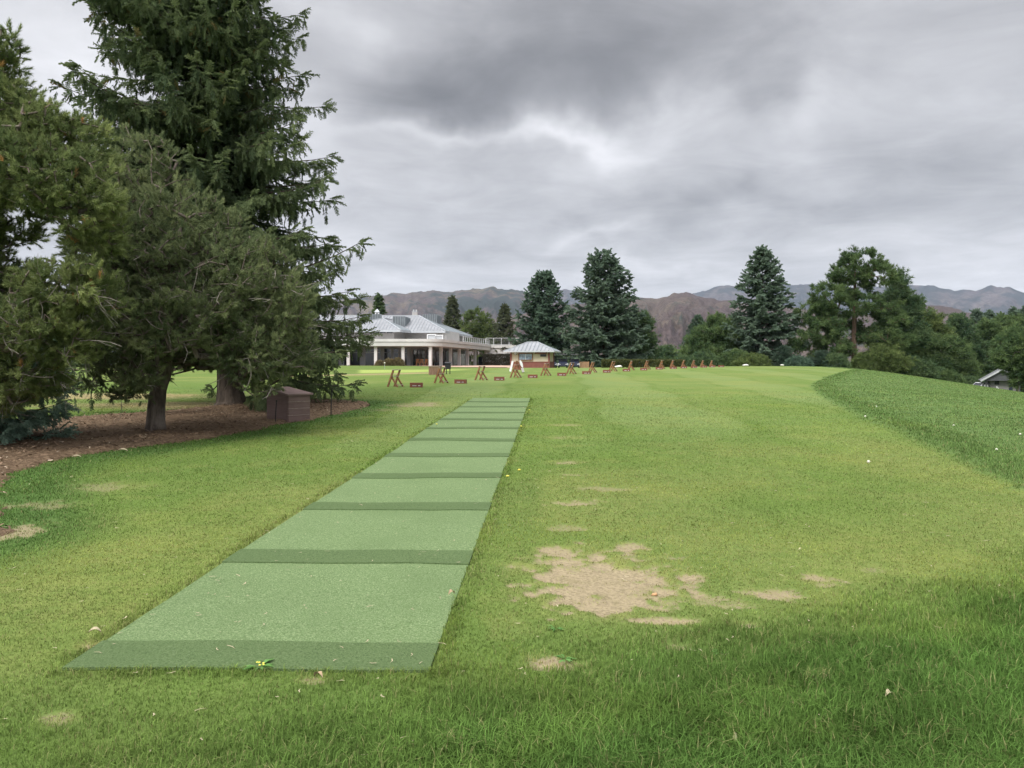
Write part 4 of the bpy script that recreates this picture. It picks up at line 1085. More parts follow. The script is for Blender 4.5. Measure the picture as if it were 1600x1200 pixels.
# roof screens
def screen(poly, z0, z1, ribs=1.0):
    b = MB(); b.prism(poly, z0, z1); s = bld(b, 'roof_screen', M['screen'], club)
    rb = MB()
    n = len(poly)
    for i in range(n):
        p, q = np.array(poly[i]), np.array(poly[(i + 1) % n]); L = np.linalg.norm(q - p)
        nr = np.array([(q - p)[1], -(q - p)[0]]) / L
        for k in range(int(L / .42) + 1):
            c = p + (q - p) * min(1, k * .42 / L) + nr * .03
            rb.box(c[0], c[1], (z0 + z1) / 2, .06, .06, z1 - z0 + .04, math.atan2(nr[1], nr[0]))
    bld(rb, 'ribs', M['seam'], s)
def pX(px, d): return (px - 800) / FPX * d
screen([(pX(567, 130), 130), (pX(595, 130), 130), (pX(596, 133), 133), (pX(567, 133), 133)], 8.0, 10.30)
screen([(pX(614, 128.5), 128.5), (pX(632.5, 128.5), 128.5), (pX(641, 133), 133), (pX(622, 133), 133)], 7.6, 9.82)
screen([(pX(661, 137.5), 137.5), (pX(682, 137.5), 137.5), (pX(689.5, 143), 143), (pX(668, 143), 143)], 8.3, 10.75)
b = MB(); x = pX(648.5, 139); b.box(x, 139, 10.6, .95, .9, 1.3); c = bld(b, 'chimney', M['wall'], club)
b = MB(); b.tube([(x - .25, 139, 11.25), (x - .25, 139, 11.7)], .16, 8); b.tube([(x + .25, 139, 11.25), (x + .25, 139, 11.7)], .16, 8); b.box(x, 139, 11.28, 1.05, 1.0, .08); bld(b, 'flue', M['grey_paint'], c)
b = MB(); x = pX(589.5, 141); b.box(x, 141, 10.9, .7, .7, 1.0); c = bld(b, 'cupola', M['white_paint'], club)
b = MB(); b.add([(x - .48, 140.52, 11.4), (x + .48, 140.52, 11.4), (x + .48, 141.48, 11.4), (x - .48, 141.48, 11.4), (x, 141, 12.0)], [(3, 2, 1, 0)], [(0, 1, 4), (1, 2, 4), (2, 3, 4), (3, 0, 4)]); bld(b, 'cupola_roof', M['trimroof'], c)
b = MB(); b.box(x, 140.62, 10.95, .3, .06, .55); bld(b, 'vent', M['screen'], c)
b = MB(); b.box(-29, 140, 10.62, 12, .4, .35); bld(b, 'ridge_beam', M['wall'], club)
# deck railing along the wing roof
def railing(pts, z0, z1, root, mat, post=1.35):
    pb = MB(); mb_ = MB()
    for (a, c) in zip(pts[:-1], pts[1:]):
        a, c = np.array(a), np.array(c); L = np.linalg.norm(c - a); n = max(1, int(round(L / post)))
        for k in range(n + 1):
            p = a + (c - a) * k / n
            pb.box(p[0], p[1], (z0 + z1) / 2, .07, .07, z1 - z0)
        for zz in (z1, z0 + .12):
            pb.bar((*a, zz), (*c, zz), .07, .06)
        for k in range(1, 7):
            zz = z0 + .12 + (z1 - z0 - .12) * k / 7
            mb_.bar((*a, zz), (*c, zz), .018, .018)
    r = bld(pb, 'deck_railing', M['white_paint'], root); bld(mb_, 'rail_wires', M['grey_paint'], r)
railing([wpt(15.6, -.5), wpt(33.2, -.5)], 5.55, 6.55, club, None)
# lobby annex with white walls
ann = thing('annex', 'plain white annex joined to the clubhouse, with slit windows and a railed roof deck', 'building', (-1, 149, 1.4))
b = MB(); b.prism([(-4.95, 147.4), (3.6, 147.4), (5.0, 158), (-4.95, 158)], 1.0, 4.95); bld(b, 'wall', M['white'], ann)
b = MB(); b.prism([(-5.3, 147.15), (3.8, 147.15), (5.2, 158.2), (-5.3, 158.2)], 4.952, 5.50); bld(b, 'parapet', M['fascia'], ann)
for px0, px1 in ((761.5, 769), (778, 786.5), (789.5, 799)):
    x0, x1 = pX(px0, 147.4), pX(px1, 147.4); b = MB(); b.box((x0 + x1) / 2, 147.38, 3.72, x1 - x0, .12, .33); bld(b, 'window', M['glass'], ann)
railing([(-5.0, 147.4), (2.4, 147.4), (3.9, 153)], 5.5, 6.85, ann, None, 1.5)
# things on the porch roof and terrace
for i, (px, w, lab) in enumerate([(674.5, 1.25, 'larger white framed rooftop unit on the porch roof'), (686.5, 1.05, 'smaller white framed rooftop unit, to the right on the porch roof')]):
    d = 119.5; x = pX(px, d); r = thing('rooftop_unit', lab, 'rooftop unit', (x, d, 5.55), 0, 'rooftop units')
    b = MB(); h = .85 - .12 * i
    b.box(0, 0, h / 2, w - .12, .7, h - .05); b.build('casing', M['grey_paint'], r)
    f = MB()
    for sx in (-1, 1):
        for sy in (-1, 1): f.box(sx * w / 2, sy * .4, h / 2, .13, .12, h)
    for sy in (-1, 1):
        for zz in (.06, h): f.box(0, sy * .4, zz, w + .1, .125, .13)
    for sx in (-1, 1):
        for zz in (.06, h): f.box(sx * w / 2, 0, zz, .135, .7, .135)
    f.build('frame', M['white_paint'], r)
# terrace paving
def drape(name, poly, mat, lift, res=.6, kind='structure'):
    xs = [p[0] for p in poly]; ys = [p[1] for p in poly]
    gx = np.arange(min(xs), max(xs) + res, res); gy = np.arange(min(ys), max(ys) + res, res)
    X, Y = np.meshgrid(gx, gy); Z = terrain(X, Y) + lift
    sd = poly_sd(X.ravel(), Y.ravel(), poly).reshape(X.shape) 
    ok = sd > -.01; n, mm = X.shape; I = np.arange(n * mm).reshape(n, mm)
    q = np.stack([I[:-1, :-1], I[:-1, 1:], I[1:, 1:], I[1:, :-1]], -1).reshape(-1, 4)
    kk = (ok[:-1, :-1] & ok[:-1, 1:] & ok[1:, 1:] & ok[1:, :-1]).ravel()
    b = MB(); b.add(np.stack([X.ravel(), Y.ravel(), Z.ravel()], 1), q[kk]); o = b.build(name, mat, None, True)
    return tag(o, kind=kind)
drape('terrace', [(-46, 113.8), (-14, 112.6), (-10.8, 104), (-8.5, 97), (-5.6, 88.5), (-3.4, 81), (-.5, 80), (-.2, 92), (1.2, 100), (2.5, 146), (-5, 146), (-12, 118), (-46, 119.5)], M['concrete'], .05, .35)
drape('far_path', [(pX(60, 58), 57), (pX(128, 58), 57), (pX(135, 62), 61), (pX(60, 62), 61)], M['concrete'], .03, .3)

# ------------------------------------------------------------------ patio chairs
def make_chair(loc, rz, label):
    r = thing('patio_chair', label, 'chair', loc, rz, 'patio chairs under the porch')
    b = MB(); b.box(0, 0, .43, .52, .5, .05); b.build('seat', M['teak'], r)
    b = MB()
    for k in range(5): b.box(-.2 + .1 * k, .25, .72, .055, .025, .46)
    b.box(0, .25, .96, .54, .035, .09); b.build('backrest', M['teak'], r)
    for sx in (-1, 1):
        for sy in (-1, 1):
            b = MB(); b.box(sx * .24, sy * .235 + (.02 if sy > 0 else 0), .205 if sy < 0 else .23, .05, .05, .405 if sy < 0 else .46); b.build('leg', M['teak'], r)
        b = MB(); b.box(sx * .27, -.02, .66, .06, .52, .035); b.box(sx * .27, -.22, .54, .05, .05, .2); b.build('armrest', M['teak'], r)
    return r
CH = [(613, 116.6, .5, 'teak patio chair behind the tan grass clump, left of the porch column'), (606, 117.2, -.4, 'teak patio chair half hidden behind the grass clumps'), (622, 117, 2.6, 'teak patio chair tucked close behind the front porch column'), (653, 116.8, .3, 'teak patio chair just right of the dark porch door'), (659.5, 117.6, 3.0, 'teak patio chair at the middle of the group by the corner column'), (664.5, 116.6, -.6, 'teak patio chair in front of the corner window'), (670, 117.4, 1.9, 'teak patio chair beside the corner column of the porch')]
ch0 = None
for px, d, rz, lab in CH:
    loc = (pX(px, d), d, ZG)
    if ch0 is None: ch0 = make_chair(loc, rz, lab)
    else: dup(ch0, loc, rz, lab)
dk = MB(); dk.prism([(-46, 114.4), (-12.4, 114.4), (-11.6, 114.9), wpt(33, -.3), wpt(33, 5), (-46, 125)], ZG - .5, ZG - .004); tag(dk.build('porch_floor', M['concrete']), kind='structure')
for i, (t, lab) in enumerate([(8.3, 'dark patio table standing between the first wing columns'), (12.8, 'dark patio table further along the wing porch')]):
    p = wpt(t, 2.0); r = thing('patio_table', lab, 'table', (p[0], p[1], ZG), 0, 'dark patio tables')
    b = MB(); b.tube([(0, 0, .70), (0, 0, .75)], .6, 16); b.build('table_top', M['red'], r)
    b = MB(); b.tube([(0, 0, .03), (0, 0, .7)], .05, 8); b.build('pedestal', M['black_iron'], r)
    b = MB(); b.tube([(0, 0, 0), (0, 0, .04)], .32, 12); b.build('base', M['black_iron'], r)
p = wpt(30.5, .4); r = thing('drinks_cooler', 'dark drinks cabinet with a glass door by the last porch column', 'cabinet', (p[0], p[1], ZG), -.22)
b = MB(); b.box(0, .3, .85, .9, .6, 1.7); b.build('cabinet_body', M['black'], r); b = MB(); b.box(0, -.02, 1.0, .74, .04, 1.2); b.build('door', M['glass'], r); b = MB(); b.box(.3, -.06, 1.0, .03, .04, .5); b.build('handle', M['grey_paint'], r)
p = wpt(29.5, -1.2); r = thing('planter_box', 'dark red wooden planter by the end of the porch', 'planter', (p[0], p[1], ZG - .1), -.22)
b = MB(); b.box(0, 0, .38, 1.4, .7, .72); b.build('box', M['redwood'], r); b = MB(); b.box(0, 0, .76, 1.5, .8, .06); b.build('rim', M['red'], r)
fp = thing('flagpole', 'slim white flagpole with a furled white flag behind the railed deck', 'flagpole', (pX(780.6, 156), 156, 1.5))
b = MB(); b.tube([(0, 0, 0), (0, 0, 7.6)], [.07, .04], 8); b.ball((0, 0, 7.65), .09, 8, 5); b.build('pole', M['white_paint'], fp)
b = MB(); b.tube([(.12, 0, 5.2), (.17, 0, 5.8), (.12, 0, 6.6), (.09, 0, 7.2)], [.10, .16, .12, .03], 7); b.build('flag', M['white_paint'], fp)

# ------------------------------------------------------------------ kiosk
kx, ky = pX(798.6, 95), 95.0; kz = 1.6 - 4.5 * 95 / 1200
kio = thing('kiosk', 'small cream and dark red starter hut with a grey metal hip roof', 'kiosk', (kx, ky, kz), -.222)
KW, KD, KH = 4.75, 3.2, 2.06
b = MB(); b.box(KW / 2, KD / 2, KH / 2 + .35, KW, KD, KH - .7 + .6); b.build('wall', M['cream'], kio)
b = MB(); b.box(KW / 2, KD / 2, .36, KW + .06, KD + .06, .84); b.build('wainscot', M['red'], kio)
b = MB(); b.box(KW / 2, KD / 2, .80, KW + .14, KD + .14, .06); b.build('wainscot_rail', M['redwood'], kio)
for x, y in ((0, 0), (KW, 0), (KW, KD)):
    b = MB(); b.box(x, y, KH / 2, .2, .2, KH); b.build('corner_post', M['red'], kio)
b = MB(); b.box(1.85, -.05, 1.42, 1.62, .07, .74); w = b.build('window', M['glass_kiosk'], kio)
b = MB()
for x0, z0, sx, sz in ((1.85, 1.83, 1.80, .10), (1.85, 1.01, 1.80, .10), (1.0, 1.42, .10, .74), (2.70, 1.42, .10, .74)): b.box(x0, -.07, z0, sx, .11, sz)
b.build('frame', M['stand'], w)
b = MB(); b.box(1.85, -.095, 1.42, .04, .03, .73); b.build('mullion', M['white_paint'], w)
b = MB(); b.box(3.75, -.06, 1.90, 1.5, .1, .26); b.build('sign_board', M['redwood'], kio)
b = MB(); b.box(4.05, -.045, 1.58, .75, .08, .28); b.build('hatch', M['black'], kio)
ck = MB(); ck.tube([(.55, -.02, 1.84), (.55, -.09, 1.84)], .21, 20); c = ck.build('clock', M['stand'], kio)
ck = MB(); ck.tube([(.55, -.085, 1.84), (.55, -.10, 1.84)], .165, 20); ck.build('dial', M['white_paint'], c)
ck = MB(); ck.bar((.55, -.106, 1.84), (.55, -.106, 1.96), .02, .012, (0, 1, 0)); ck.bar((.55, -.106, 1.84), (.63, -.106, 1.80), .02, .012, (0, 1, 0)); ck.build('hands', M['black'], c)
o = .78; ez = KH + .06; rz_ = KH + 1.22
k1, k2, k3, k4 = (-o, -o, ez), (KW + o, -o, ez), (KW + o, KD + o, ez), (-o, KD + o, ez); q1, q2 = (KW / 2 - .62, KD / 2, rz_), (KW / 2 + .62, KD / 2, rz_)
b = MB(); sm = MB(); tm = MB()
b.add([k1, k2, q2, q1], [(0, 1, 2, 3)]); b.add([k2, k3, q2], None, [(0, 1, 2)]); b.add([k3, k4, q1, q2], [(0, 1, 2, 3)]); b.add([k4, k1, q1], None, [(0, 1, 2)])
seams(sm, k1, k2, q1, q2, .5); seams(sm, k2, k3, q2, q2, .5); seams(sm, k4, k1, q1, q1, .5)
for a, c in ((k1, q1), (k2, q2), (k3, q2), (k4, q1), (q1, q2)): tm.bar((a[0], a[1], a[2] + .03), (c[0], c[1], c[2] + .03), .12, .07)
for a, c in ((k1, k2), (k2, k3), (k3, k4), (k4, k1)): tm.bar((a[0], a[1], a[2] - .07), (c[0], c[1], c[2] - .07), .06, .15)
rf = b.build('roof', M['roof_metal'], kio); sm.build('standing_seams', M['seam'], rf); tm.build('roof_trim', M['trimroof'], rf)
b = MB(); b.box(KW / 2, KD / 2, ez - .12, KW + 2 * o - .1, KD + 2 * o - .1, .05); b.build('soffit', M['soffit'], kio)

# ------------------------------------------------------------------ golf carts
def make_cart(loc, rz, label):
    r = thing('golf_cart', label, 'golf cart', loc, rz, 'golf carts parked beside the kiosk')
    b = MB()
    b.add([(-.55, -1.05, .30), (.55, -1.05, .30), (.58, -1.0, .62), (-.58, -1.0, .62), (-.50, -.55, .86), (.50, -.55, .86), (.52, -.45, .32), (-.52, -.45, .32)],
          [(0, 1, 2, 3), (3, 2, 5, 4), (1, 6, 5, 2), (0, 3, 4, 7), (4, 5, 6, 7), (0, 7, 6, 1)])
    b.build('front_cowl', M['darkblue'], r)
    for s in (-1, 1):
        b = MB(); b.ball((s * .52, -.86, .50), .17, 12, 8, 1.0); b.ball((s * .52, -.76, .40), .2, 12, 8, .8); b.build('fender', M['white_paint'], r)
        b = MB(); b.tube([(s * .40, -1.035, .52), (s * .40, -1.06, .52)], .06, 10); b.build('headlight', M['white_paint'], r)
    b = MB(); b.box(0, .1, .30, 1.1, 1.6, .1); b.box(0, .75, .5, 1.1, .75, .45); b.build('chassis', M['black'], r)
    b = MB(); b.box(0, .45, .74, 1.05, .5, .14); b.build('seat', M['darkblue'], r)
    b = MB(); b.box(0, .72, 1.0, 1.05, .12, .45); b.build('backrest', M['darkblue'], r)
    b = MB()
    b.box(0, .1, 1.78, 1.22, 1.75, .05); b.box(0, .1, 1.815, 1.06, 1.55, .03); b.build('roof', M['black'], r)
    b = MB(); b.box(0, .1, 1.838, .98, 1.45, .02); b.build('roof_panel', M['grey_paint'], r)
    b = MB()
    for s in (-1, 1):
        b.bar((s * .54, -.55, .85), (s * .52, -.70, 1.76), .04, .04); b.bar((s * .52, .85, .7), (s * .52, .90, 1.76), .04, .04)
    b.build('roof_post', M['black_iron'], r)
    b = MB(); b.bar((0, -.6, .85), (-.25, -.25, 1.05), .03, .03); 
    a = np.linspace(0, 2 * math.pi, 15); b.tube(np.stack([-.25 + .17 * np.cos(a), -.25 + .10 * np.sin(a), 1.05 + .13 * np.sin(a)], 1), .017, 5, False); b.build('steering_wheel', M['black'], r)
    for sx in (-1, 1):
        for yy in (-.78, .80):
            b = MB(); b.tube([(sx * .44, yy, .22), (sx * .62, yy, .22)], .22, 14); b.build('wheel', M['tyre'], r)
    return r
c0 = None
for px, d, rz, lab in [(861, 101.5, .12, 'golf cart with dark front, parked hard against the kiosk corner'), (879.5, 101, -.05, 'golf cart with white fenders, parked between two other carts'), (898, 102, -.1, 'golf cart in the shade of the spruce, next to the cedar fence')]:
    x = pX(px, d); loc = (x, d, Hz(x, d))
    if c0 is None: c0 = make_cart(loc, rz, lab)
    else: dup(c0, loc, rz, lab)
x = pX(913, 102); fn = thing('fence_screen', 'short cedar board fence panel between the carts and the spruce', 'fence', (x, 102, Hz(x, 102)))
b = MB()
for k in range(8): b.box(-.56 + .16 * k, 0, .42, .145, .03, .84 + .02 * math.sin(k * 3))
b.build('boards', M['fence'], fn)
for s in (-1, 1):
    b = MB(); b.box(s * .6, .06, .43, .09, .09, .9); b.build('post', M['fence'], fn)

# ------------------------------------------------------------------ bag stands and ball trays
WV = np.array([.20, .43]); FV = np.array([.9, -.42]); FV /= np.linalg.norm(FV)   # separation of the two frames, direction of the legs
def make_stand(loc, label):
    r = thing('bag_stand', label, 'bag stand', loc, 0, 'wooden bag stands in a row along the tee line')
    hs = .22
    for s in (-1, 1):
        o = WV * .5 * s
        lo = FV * -hs + o; hi = FV * .055 + o
        b = MB(); b.bar((*lo, 0), (*hi, .70), .075, .045, (FV[1], -FV[0], 0)); b.build('leg', M['stand'], r)
        st = FV * .24 + o * .86; sm_ = FV * -.09 + o * .86
        b = MB(); b.bar((*st, 0), (*sm_, .47), .065, .045, (FV[1], -FV[0], 0)); b.build('strut', M['stand'], r)
    a, c = FV * .05 - WV * .56, FV * .05 + WV * .56
    b = MB(); b.bar((*a, .705), (*c, .705), .09, .03); b.build('top_rail', M['rail'], r)
    a, c = FV * -.02 - WV * .5, FV * -.02 + WV * .5
    b = MB(); b.bar((*a, .44), (*c, .44), .07, .03); b.build('middle_rail', M['rail'], r)
    a, c = FV * .21 - WV * .45, FV * .21 + WV * .45
    b = MB(); b.bar((*a, .09), (*c, .09), .05, .03); b.build('foot_rail', M['rail'], r)
    return r
def make_tray(loc, rz, label):
    r = thing('ball_tray', label, 'ball tray', loc, rz, 'wooden ball trays beside the bag stands')
    b = MB(); w, dp, h = .46, .30, .19
    b.box(0, -dp / 2, h - .04, w, .025, .085); b.box(0, -dp / 2, .028, w, .025, .056)
    for xx, ww in ((-w / 2 + .035, .07), (.045, .05), (w / 2 - .03, .06)): b.box(xx, -dp / 2, .075, ww, .0245, .045)
    b.build('front_board', M['redwood'], r)
    b = MB(); b.box(0, dp / 2, h / 2, w, .025, h); b.build('rear_board', M['redwood'], r)
    for s in (-1, 1):
        b = MB(); b.box(s * (w / 2 + .013), 0, h / 2, .025, dp + .03, h + .01); b.build('side_board', M['redwood'], r)
    b = MB(); b.box(0, 0, .02, w - .01, dp - .03, .02); b.build('bottom_board', M['redwood'], r)
    b = MB(); b.box(-.085, -dp / 2 + .018, .076, .19, .01, .035); b.box(.12, -dp / 2 + .018, .076, .10, .01, .035); b.build('white_strip', M['white_paint'], r)
    return r
S_LAB = ['wooden X-framed bag stand nearest the giant spruce, first of the row', 'wooden bag stand in front of the slatted bin', 'wooden bag stand in front of the pink terrace', 'wooden bag stand in front of the white signboard easel',
         'wooden bag stand in front of the kiosk corner and first golf cart', 'wooden bag stand in front of the third golf cart', 'wooden bag stand just past the cedar fence panel', 'wooden bag stand under the tallest blue-green spruce trunk',
         'wooden bag stand right of the tallest blue-green spruce trunk', 'wooden bag stand in front of the low yellow-green hedge', 'wooden bag stand at the far end of the low hedge', 'bag stand just past the low hedge, fifth from the far end', 'bag stand fourth from the far end of the row',
         'bag stand third from the far end of the row', 'bag stand next to last in the row', 'bag stand at the far end of the row, smallest of all']
SPX = [618, 689.5, 752, 806, 853, 893, 926, 958, 986, 1011, 1034, 1051, 1068, 1084, 1098, 1112]
st0 = tr0 = None
for k in range(16):
    t = k * 3.27
    y = 31.6 + t; x = pX(SPX[k], y)
    loc = (x, y, Hz(x, y) - .01)
    if st0 is None: st0 = make_stand(loc, S_LAB[k])
    else: dup(st0, loc, rng.normal(0, .03), S_LAB[k])
    tx, ty = x + .90, y - .32
    lab = S_LAB[k].replace('wooden X-framed bag stand', 'bag stand').replace('wooden bag stand', 'bag stand')
    lab = ['red-brown ball tray nearest the giant spruce, largest in view', 'red-brown ball tray right of the slatted bin and its bag stand', 'red-brown ball tray in front of the terrace, left of the easel', 'red-brown ball tray in front of the kiosk wall',
           'red-brown ball tray in front of the golf carts', 'red-brown ball tray in front of the cedar fence panel', 'red-brown ball tray left of the tallest spruce trunk', 'red-brown ball tray right of the tallest spruce trunk', 'red-brown ball tray left of the low hedge',
           'red-brown ball tray in front of the low hedge', 'ball tray at the far end of the low hedge', 'ball tray just past the low hedge', 'small ball tray fourth from the far end', 'small ball tray third from the far end', 'small ball tray next to last in the row', 'ball tray beside the farthest bag stand'][k]
    l2 = (tx, ty, Hz(tx, ty) - .01)
    if tr0 is None: tr0 = make_tray(l2, .05, lab)
    else: dup(tr0, l2, rng.normal(0, .08), lab)
# golf balls by the trays and in the rough
BALLS = [(789, 591.5, 'golf ball on the lawn beside the tray left of the easel'), (922.5, 584.2, 'golf ball on the lawn by the tray near the cedar fence'), (954, 581.5, 'golf ball on the lawn beneath the tallest spruce'), (1089, 574.8, 'golf ball near the far end of the row'),
         (1557, 709, 'golf ball on the dark rough slope, lowest of the group'), (1369, 639, 'golf ball high on the rough slope under the crest'), (1352, 655, 'golf ball lying in the rough below the highest one'), (1594, 684, 'golf ball in the rough at the photo edge'), (1490, 670, 'golf ball in the middle of the rough slope'), (1357, 729, 'golf ball on the mown fairway short of the rough')]
bl0 = None
for px, py, lab in BALLS:
    x, y = unproj(px, py); z = Hz(x, y) + .03
    if bl0 is None:
        b = MB(); b.ball((0, 0, 0), .0205, 14, 9); bl0 = b.build('golf_ball', M['white_ball'], None, True); bl0.location = (x, y, z); tag(bl0, lab, 'golf ball', 'golf balls lying on the grass')
    else:
        o = bl0.copy(); COL.objects.link(o); o.location = (x, y, z + (.035 if px > 1300 else 0)); o['label'] = lab
# slatted bin, black ball-washer stand, easel
x, y = pX(680, 46.5), 46.5; r = thing('slatted_bin', 'squat brown slatted wooden bin behind the second bag stand', 'bin', (x, y, Hz(x, y) - .02), .05)
b = MB()
for k in range(8): b.box(-.32 + .0915 * k, -.28, .26, .082, .02, .52); b.box(-.32 + .0915 * k, .28, .26, .082, .02, .52)
for k in range(6): b.box(-.37, -.22 + .09 * k, .26, .02, .082, .52); b.box(.37, -.22 + .09 * k, .26, .02, .082, .52)
b.build('slats', M['bin'], r)
b = MB(); b.box(0, -.3, .535, .78, .06, .035); b.box(0, .3, .535, .78, .06, .035); b.box(-.36, 0, .535, .06, .54, .034); b.box(.36, 0, .535, .06, .54, .034); b.build('rim', M['rail'], r)
b = MB(); b.box(0, 0, .25, .66, .5, .46); b.build('liner', M['black'], r)
x, y = pX(700, 47.8), 47.8; r = thing('cooler_stand', 'black box with a sloped lid on two black legs beside the bin', 'cooler stand', (x, y, Hz(x, y) - .02))
b = MB(); b.box(0, 0, .50, .34, .3, .34); b.build('box', M['black'], r)
b = MB(); b.add([(-.2, -.2, .67), (.22, -.2, .67), (.22, .18, .74), (-.2, .18, .74), (-.2, -.2, .70), (.22, -.2, .70), (.22, .18, .78), (-.2, .18, .78)], [(0, 3, 2, 1), (4, 5, 6, 7), (0, 1, 5, 4), (1, 2, 6, 5), (2, 3, 7, 6), (3, 0, 4, 7)]); b.build('lid', M['black'], r)
for s in (-.1, .12):
    b = MB(); b.box(s, 0, .17, .05, .05, .34); b.build('leg', M['black'], r)
x, y = pX(807.5, 50), 50.0; r = thing('signboard_easel', 'wooden easel behind a bag stand holding a white board and an oval sign', 'easel', (x, y, Hz(x, y) - .02))
b = MB(); b.bar((-.30, -.1, 0), (-.02, .05, .82), .06, .04); b.build('leg', M['stand'], r)
b = MB(); b.bar((.42, -.1, 0), (.05, .05, .82), .06, .04); b.build('leg', M['stand'], r)
b = MB(); b.bar((.05, .45, 0), (.0, .09, .8), .05, .04); b.build('leg', M['stand'], r)
b = MB(); b.box(.05, -.02, .40, .46, .05, .36); b.build('panel', M['redwood'], r)
b = MB(); b.bar((-.43, -.06, .12), (-.27, -.0, .80), .13, .03, (0, 1, 0)); b.build('white_board', M['white_paint'], r)
b = MB(); a = np.linspace(0, 2 * math.pi, 21)[:-1]
pts = [(.29 + .10 * math.cos(t) * .75 + .09 * math.sin(t), .62 - .24 * math.sin(t) + .03 * math.cos(t)) for t in a]
b.add([(p[0], -.14, p[1]) for p in pts] + [(p[0], -.115, p[1]) for p in pts] + [(.29, -.14, .62), (.29, -.115, .62)],
      [(i, (i + 1) % 20, 20 + (i + 1) % 20, 20 + i) for i in range(20)], [(i, (i + 1) % 20, 40) for i in range(20)] + [(20 + (i + 1) % 20, 20 + i, 41) for i in range(20)]); b.build('oval_sign', M['white_paint'], r)
b = MB(); b.bar((.34, -.15, .36), (.43, -.17, .08), .16, .02, (0, 1, 0)); b.build('grey_cloth', M['wall'], r)
x, y, z = at(601, 577, 62); r = thing('practice_pin', 'short practice green pin topped by a white ball', 'pin', (x, y, Hz(x, y)))
b = MB(); b.tube([(0, 0, -.05), (0, 0, .46)], .012, 6); b.build('pole', M['grey_paint'], r); b = MB(); b.ball((0, 0, .50), .065, 10, 7); b.build('ball', M['white_ball'], r)

# ------------------------------------------------------------------ brown utility box and stakes by the mulch
ux, uy = unproj(449, 660)
r = thing('utility_box', 'brown plank-sided utility box with a sloping lid, standing on the mulch edge', 'utility box', (ux, uy, Hz(ux, uy)), 0)
e1_, e2_ = np.array([-.53, .27]), np.array([.36, .46])
def P2(a, c): return e1_ * a + e2_ * c
def fr_box(a0, a1, c0, c1, z00, z10, z0=None):
    pass
b = MB()
q = [P2(0, 0), P2(0, 1), P2(1, 1), P2(1, 0)]
hts = [.585, .585, .70, .70]
b.add([(*p, -.06) for p in q] + [(*p, h) for p, h in zip(q, hts)], [(0, 1, 5, 4), (1, 2, 6, 5), (2, 3, 7, 6), (3, 0, 4, 7), (4, 5, 6, 7), (0, 3, 2, 1)])
M['boxbrown'] = mat_wood('brown_plank_siding', (.135, .088, .078), (.175, .118, .105), (1, 1, 14)); M['boxdark'] = M['boxbrown']
b.build('body', M['boxbrown'], r)
nrm1 = np.array([e2_[1], -e2_[0]]); nrm1 /= np.linalg.norm(nrm1)
b = MB()
for k in range(4):
    z0 = .0 + k * .146; 
    a, c = P2(0, .02) + nrm1 * .012, P2(0, .98) + nrm1 * .012
    b.bar((*a, z0 + .072), (*c, z0 + .072), .024, .138, (0, 0, 1))
b.build('planks', M['boxbrown'], r)
b = MB()
for k in range(1, 4):
    a, c = P2(0, .01) + nrm1 * .014, P2(0, .99) + nrm1 * .014
    b.bar((*a, k * .146), (*c, k * .146), .026, .008, (0, 0, 1))
b.build('plank_joints', M['rail'], r)
b = MB()
L0 = [P2(-.10, -.08), P2(-.10, 1.08), P2(1.1, 1.08), P2(1.1, -.08)]; hh = [.577, .577, .715, .715]
b.add([(*p, h) for p, h in zip(L0, hh)] + [(*p, h + .032) for p, h in zip(L0, hh)], [(0, 3, 2, 1), (4, 5, 6, 7), (0, 1, 5, 4), (1, 2, 6, 5), (2, 3, 7, 6), (3, 0, 4, 7)])
M['lid'] = mat_plain('brown_lid_paint', (.19, .13, .118), .6, .1, 3); b.build('lid', M['lid'], r)
for px, py, h, lab in ((430, 662, .49, 'thin black metal stake standing in front of the brown utility box'), (517, 649, .60, 'thin black metal stake at the tip of the mulch, right of the box')):
    x, y = unproj(px, py); r = thing('stake', lab, 'stake', (x, y, Hz(x, y)), 0, 'thin black stakes')
    b = MB(); b.tube([(0, 0, -.05), (.012, 0, h * .5), (.03, 0, h)], .011, 6); b.build('rod', M['black_iron'], r)
    b = MB(); b.tube([(.03, 0, h - .03), (.031, 0, h + .01)], .017, 6); b.build('cap', M['black_iron'], r)

# ------------------------------------------------------------------ hut and parked cars on the right
hd = 97.0; hx = pX(1566, hd); hz = CAMZ + (HOR - 613) * hd / FPX
hut = thing('hut', 'small grey gabled hut with a dark doorway below the slope', 'hut', (hx, hd, hz), -.48)
W2 = 2.15; EH = 1.55; AH = 2.95
b = MB(); b.box(.2, 1.9, .8, 3.1, 3.0, 1.75); b.build('wall', M['hutgrey'], hut)
b = MB(); b.add([(-W2 + .1, -.3, EH), (W2 - .1, -.3, EH), (0, -.3, AH - .12), (-W2 + .1, -.2, EH), (W2 - .1, -.2, EH), (0, -.2, AH - .12)], [(0, 3, 4, 1), (1, 4, 5, 2), (2, 5, 3, 0)], [(0, 1, 2), (5, 4, 3)]); b.build('gable', M['hutdark'], hut)
for s in (-1, 1):
    b = MB(); b.bar((s * (W2 + .2), 1.6, EH - .1), (0, 1.6, AH + .02), 4.4, .12, (-s * .5, 0, 1)); b.build('roof', M['hutroof'], hut)
    b = MB(); b.bar((s * (W2 + .22), -.62, EH - .14), (0, -.62, AH), .05, .22, (-s * .5, 0, 1)); b.build('barge_board', M['grey_paint'], hut)
b = MB(); b.box(0, -.28, EH - .02, 2 * W2, .14, .14); b.build('beam', M['hutdark'], hut)
for x in (-1.75, 1.8):
    b = MB(); b.box(x, -.25, EH / 2 - .05, .13, .13, EH + .05); b.build('post', M['hutdark'], hut)
b = MB(); b.box(.95, .39, .75, .42, .05, 1.35); b.build('door', M['darkblue'], hut)
